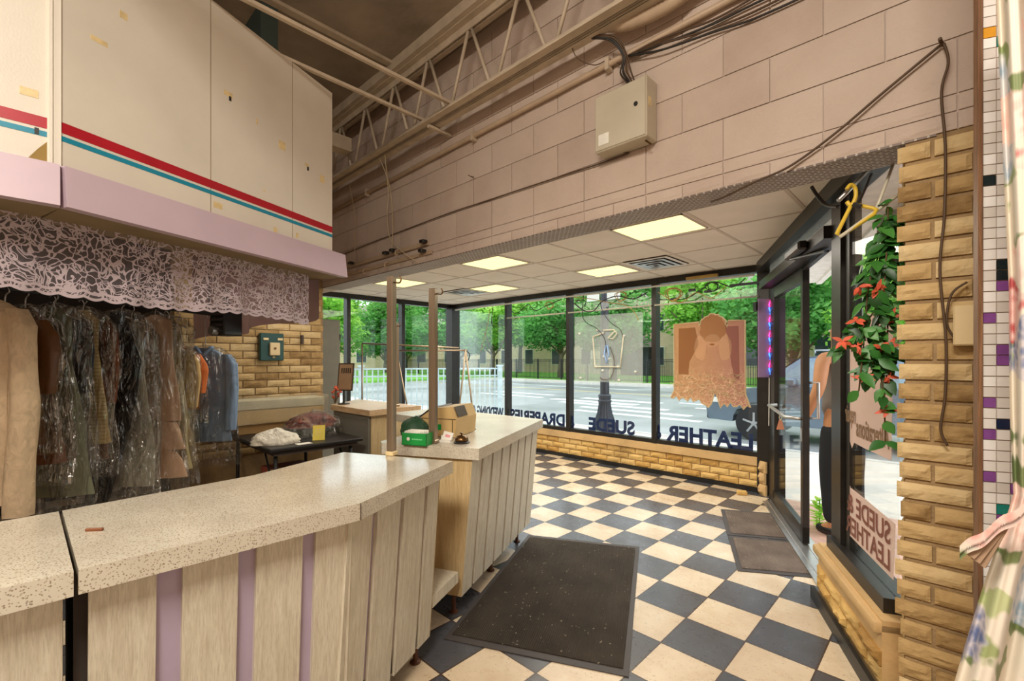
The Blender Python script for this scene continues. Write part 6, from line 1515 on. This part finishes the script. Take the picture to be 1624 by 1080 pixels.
def tree(x, y, z0, trunk_h, cr, ch, label, kind, cz=None):
    r = thing('street_tree', (x, y, z0), label, 'tree')
    m = MB(); rnd = random.Random(int(x * 31 + y)); m.tube([(x, y, z0), (x + .06, y, z0 + trunk_h * .5), (x + .1, y + .05, z0 + trunk_h), (x + .2, y, z0 + trunk_h + ch * .7)], [.30, .22, .19, .06], 12)
    for k in range(5):
        a = k * 1.3; m.tube([(x + .1, y, z0 + trunk_h * (.85 + .05 * k)), (x + cr * .5 * math.cos(a), y + cr * .5 * math.sin(a), z0 + trunk_h + ch * .6)], [.09, .03], 7)
    m.build('trunk', 'bark', r, True)
    if kind not in CR:
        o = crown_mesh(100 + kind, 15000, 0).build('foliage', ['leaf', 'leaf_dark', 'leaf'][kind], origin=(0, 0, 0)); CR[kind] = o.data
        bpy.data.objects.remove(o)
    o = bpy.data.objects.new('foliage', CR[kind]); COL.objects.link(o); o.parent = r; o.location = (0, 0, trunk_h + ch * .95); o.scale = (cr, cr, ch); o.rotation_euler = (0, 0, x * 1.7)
    return r
TREES = [(-31.2, 29.6, 2.0, 4.6, 3.6, 0, 'light green street tree with the trunk in the draperies pane'), (-38.5, 31.5, 1.6, 5.0, 4.2, 1, 'deep green tree in the wedding gowns pane'), (-25.0, 32, 2.0, 4.4, 3.8, 1, 'deep green tree behind the street lamp, left side'),
         (-19.0, 31, 1.6, 3.9, 3.8, 1, 'deep green tree behind the acrylic panel'), (-12.6, 31.5, 2.8, 4.0, 3.6, 0, 'light green tree left above the poster'), (-7.0, 31, 1.4, 4.4, 4.4, 1, 'deep green tree to the right above the poster'),
         (-2.2, 27.6, 1.2, 3.6, 4.4, 0, 'bright green tree seen above the car'), (2.4, 26.9, .9, 3.4, 4.6, 1, 'dense green tree seen through the door glass'), (6.6, 26.8, .9, 3.4, 4.8, 0, 'bright green tree seen through the open doorway'), (12.5, 27.5, 1.4, 4.2, 4.6, 1, 'deep green tree at the right end of the street'),
         (-44, 20, 1.6, 5.2, 4.6, 0, 'light green tree behind the side windows, middle one'), (-40, 11.5, 1.4, 5.0, 4.6, 0, 'light green tree behind the left side window'), (-47.5, 28, 1.4, 5.0, 4.8, 1, 'deep green tree behind the garment rack'), (-33, 3, 1.2, 5.2, 4.8, 0, 'light green tree beyond the brick wall end'), (-57, 37, 1.6, 5.5, 4.8, 1, 'deep green tree behind the corner mullion'), (-52, 9, 1.6, 5.5, 5.4, 1, 'deep green tree far behind the left side window'),
         (-35.5, 38, 3.2, 4.6, 3.8, 0, 'light green yard tree between two street trees behind the draperies pane'), (-16.0, 40, 3.4, 4.6, 4.0, 0, 'light green yard tree above the pale house roof line')]
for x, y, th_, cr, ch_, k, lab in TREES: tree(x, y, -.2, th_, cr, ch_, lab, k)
# weeds by the threshold
def weed(x, y, z, s, n, label, seed):
    rnd = random.Random(seed); m = MB()
    for k in range(n):
        a = rnd.uniform(0, 6.28); leaf(m, Vector((x + rnd.uniform(-.03, .03), y + rnd.uniform(-.03, .03), z + rnd.uniform(0, s))), Vector((math.cos(a), math.sin(a), rnd.uniform(.2, 1))), Vector((0, 0, 1)), rnd.uniform(.05, .1), .035, rnd.uniform(.5, 1))
    m.tube([(x, y, z), (x, y, z + s)], .005, 5); m.build('weed', 'leaf', smooth=True, label=label, cat='plant')
wv = MW @ Vector((.70, .30, -.03)); weed(wv.x, wv.y, -.03, .24, 70, 'green weed growing outside behind the door glass', 3)
wv = MW @ Vector((1.35, 1.0, -.03)); weed(wv.x, wv.y, -.03, .06, 25, 'small green weed on the pavers past the doorway', 5)

# car
car = thing('car', (-1.3, 10.9, -.25), 'blue grey sport utility car on the street beyond the door', 'car')
X0 = -3.95; CY = 10.25; CZ = -.24
def P_(x, z): return (X0 + x, z + CZ)
low = [(0.05, .38), (0.0, .62), (.06, .86), (.35, .98), (1.15, 1.10), (2.0, 1.14), (4.55, 1.16), (4.78, 1.05), (4.82, .55), (4.75, .34)]
def arch(cx): return [(cx + .43 * math.cos(a), .36 + .43 * math.sin(a)) for a in [math.pi * i / 10 for i in range(11)]]
side = low + arch(3.85)[0:11] + arch(.98)[0:11]
m = MB(); n = len(side); W_ = 1.82
m.add([(X0 + x, CY, z + CZ) for x, z in side] + [(X0 + x, CY + W_, z + CZ) for x, z in side], [tuple(range(n)), tuple(range(2 * n - 1, n - 1, -1))] + [(i, (i + 1) % n, n + (i + 1) % n, n + i) for i in range(n)]); m.build('car_body', 'car', car)
cab = [(1.0, 1.10), (1.75, 1.68), (2.3, 1.80), (3.9, 1.80), (4.45, 1.62), (4.72, 1.12)]
m = MB(); n = len(cab); m.add([(X0 + x, CY + .03 + (.16 if z > 1.3 else 0), z + CZ) for x, z in cab] + [(X0 + x, CY + W_ - .03 - (.16 if z > 1.3 else 0), z + CZ) for x, z in cab], [tuple(range(n)), tuple(range(2 * n - 1, n - 1, -1))] + [(i, (i + 1) % n, n + (i + 1) % n, n + i) for i in range(n)]); m.build('cabin', 'car', car)
def cq(x, z, e=.008): t = (z - 1.10) / .70; return (X0 + x, CY + .03 + .16 * min(1, t / .8) - e - .004, z + CZ)
for q in ([(1.32, 1.18), (1.80, 1.62), (2.45, 1.66), (2.45, 1.18)], [(2.53, 1.18), (2.53, 1.66), (3.35, 1.66), (3.35, 1.18)], [(3.43, 1.18), (3.43, 1.66), (3.95, 1.64), (4.42, 1.30), (4.44, 1.18)]):
    m = MB(); n = len(q); m.add([cq(*p) for p in q] + [(lambda v: (v[0], v[1] + .01, v[2]))(cq(*p)) for p in q], [tuple(range(n)), tuple(range(2 * n - 1, n - 1, -1))] + [(i, (i + 1) % n, n + (i + 1) % n, n + i) for i in range(n)]); m.build('side_window', 'carglass', car)
m = MB(); m.add([(X0 + 1.02, CY + .14, 1.13 + CZ), (X0 + 1.70, CY + .25, 1.66 + CZ), (X0 + 1.70, CY + W_ - .25, 1.66 + CZ), (X0 + 1.02, CY + W_ - .14, 1.13 + CZ)], [(0, 1, 2, 3)]);
for v in m.v: v.x -= .02; v.z += .015
m.build('windscreen', 'carglass', car)
for wx in (.98, 3.85):
    for wy in (CY + .06, CY + W_ - .06):
        T = Matrix.Translation((X0 + wx, wy, .36 + CZ - .0)) @ Matrix.Rotation(R(90), 4, 'X')
        wh = MB().lathe([(.22, -.11), (.34, -.11), (.36, -.08), (.36, .08), (.34, .11), (.22, .11)], 32, T).build('wheel', 'tyre', car, True, auto=40)
        m = MB(); m.lathe([(.22, .09), (.21, .10), (.06, .095), (.05, .115), (.0, .115)], 24, T)
        for k in range(5): m.box(-.02, .02, .05, .22, .09, .112, T @ Matrix.Rotation(2 * math.pi * k / 5, 4, 'Z'))
        m.build('rim', 'rim', wh)
MB().box(X0 + .02, X0 + .30, CY - .005, CY + .3, .72 + CZ, .88 + CZ, bev=.03).build('headlight', 'white', car)
MB().box(X0 - .03, X0 + .1, CY + .1, CY + W_ - .1, .36 + CZ, .56 + CZ, bev=.03).build('bumper', 'tyre', car)
MB().box(X0 + 1.55, X0 + 1.75, CY - .18, CY + .02, 1.16 + CZ, 1.30 + CZ, bev=.03).build('side_mirror', 'car', car)
m = MB(); m.tube([(X0 + 2.0, CY + .22, 1.84 + CZ), (X0 + 4.2, CY + .22, 1.84 + CZ)], .018, 6); m.tube([(X0 + 2.0, CY + .22, 1.84 + CZ), (X0 + 2.0, CY + .22, 1.78 + CZ)], .015, 6); m.tube([(X0 + 4.2, CY + .22, 1.84 + CZ), (X0 + 4.2, CY + .22, 1.75 + CZ)], .015, 6); m.build('roof_rail', 'rim', car, True)
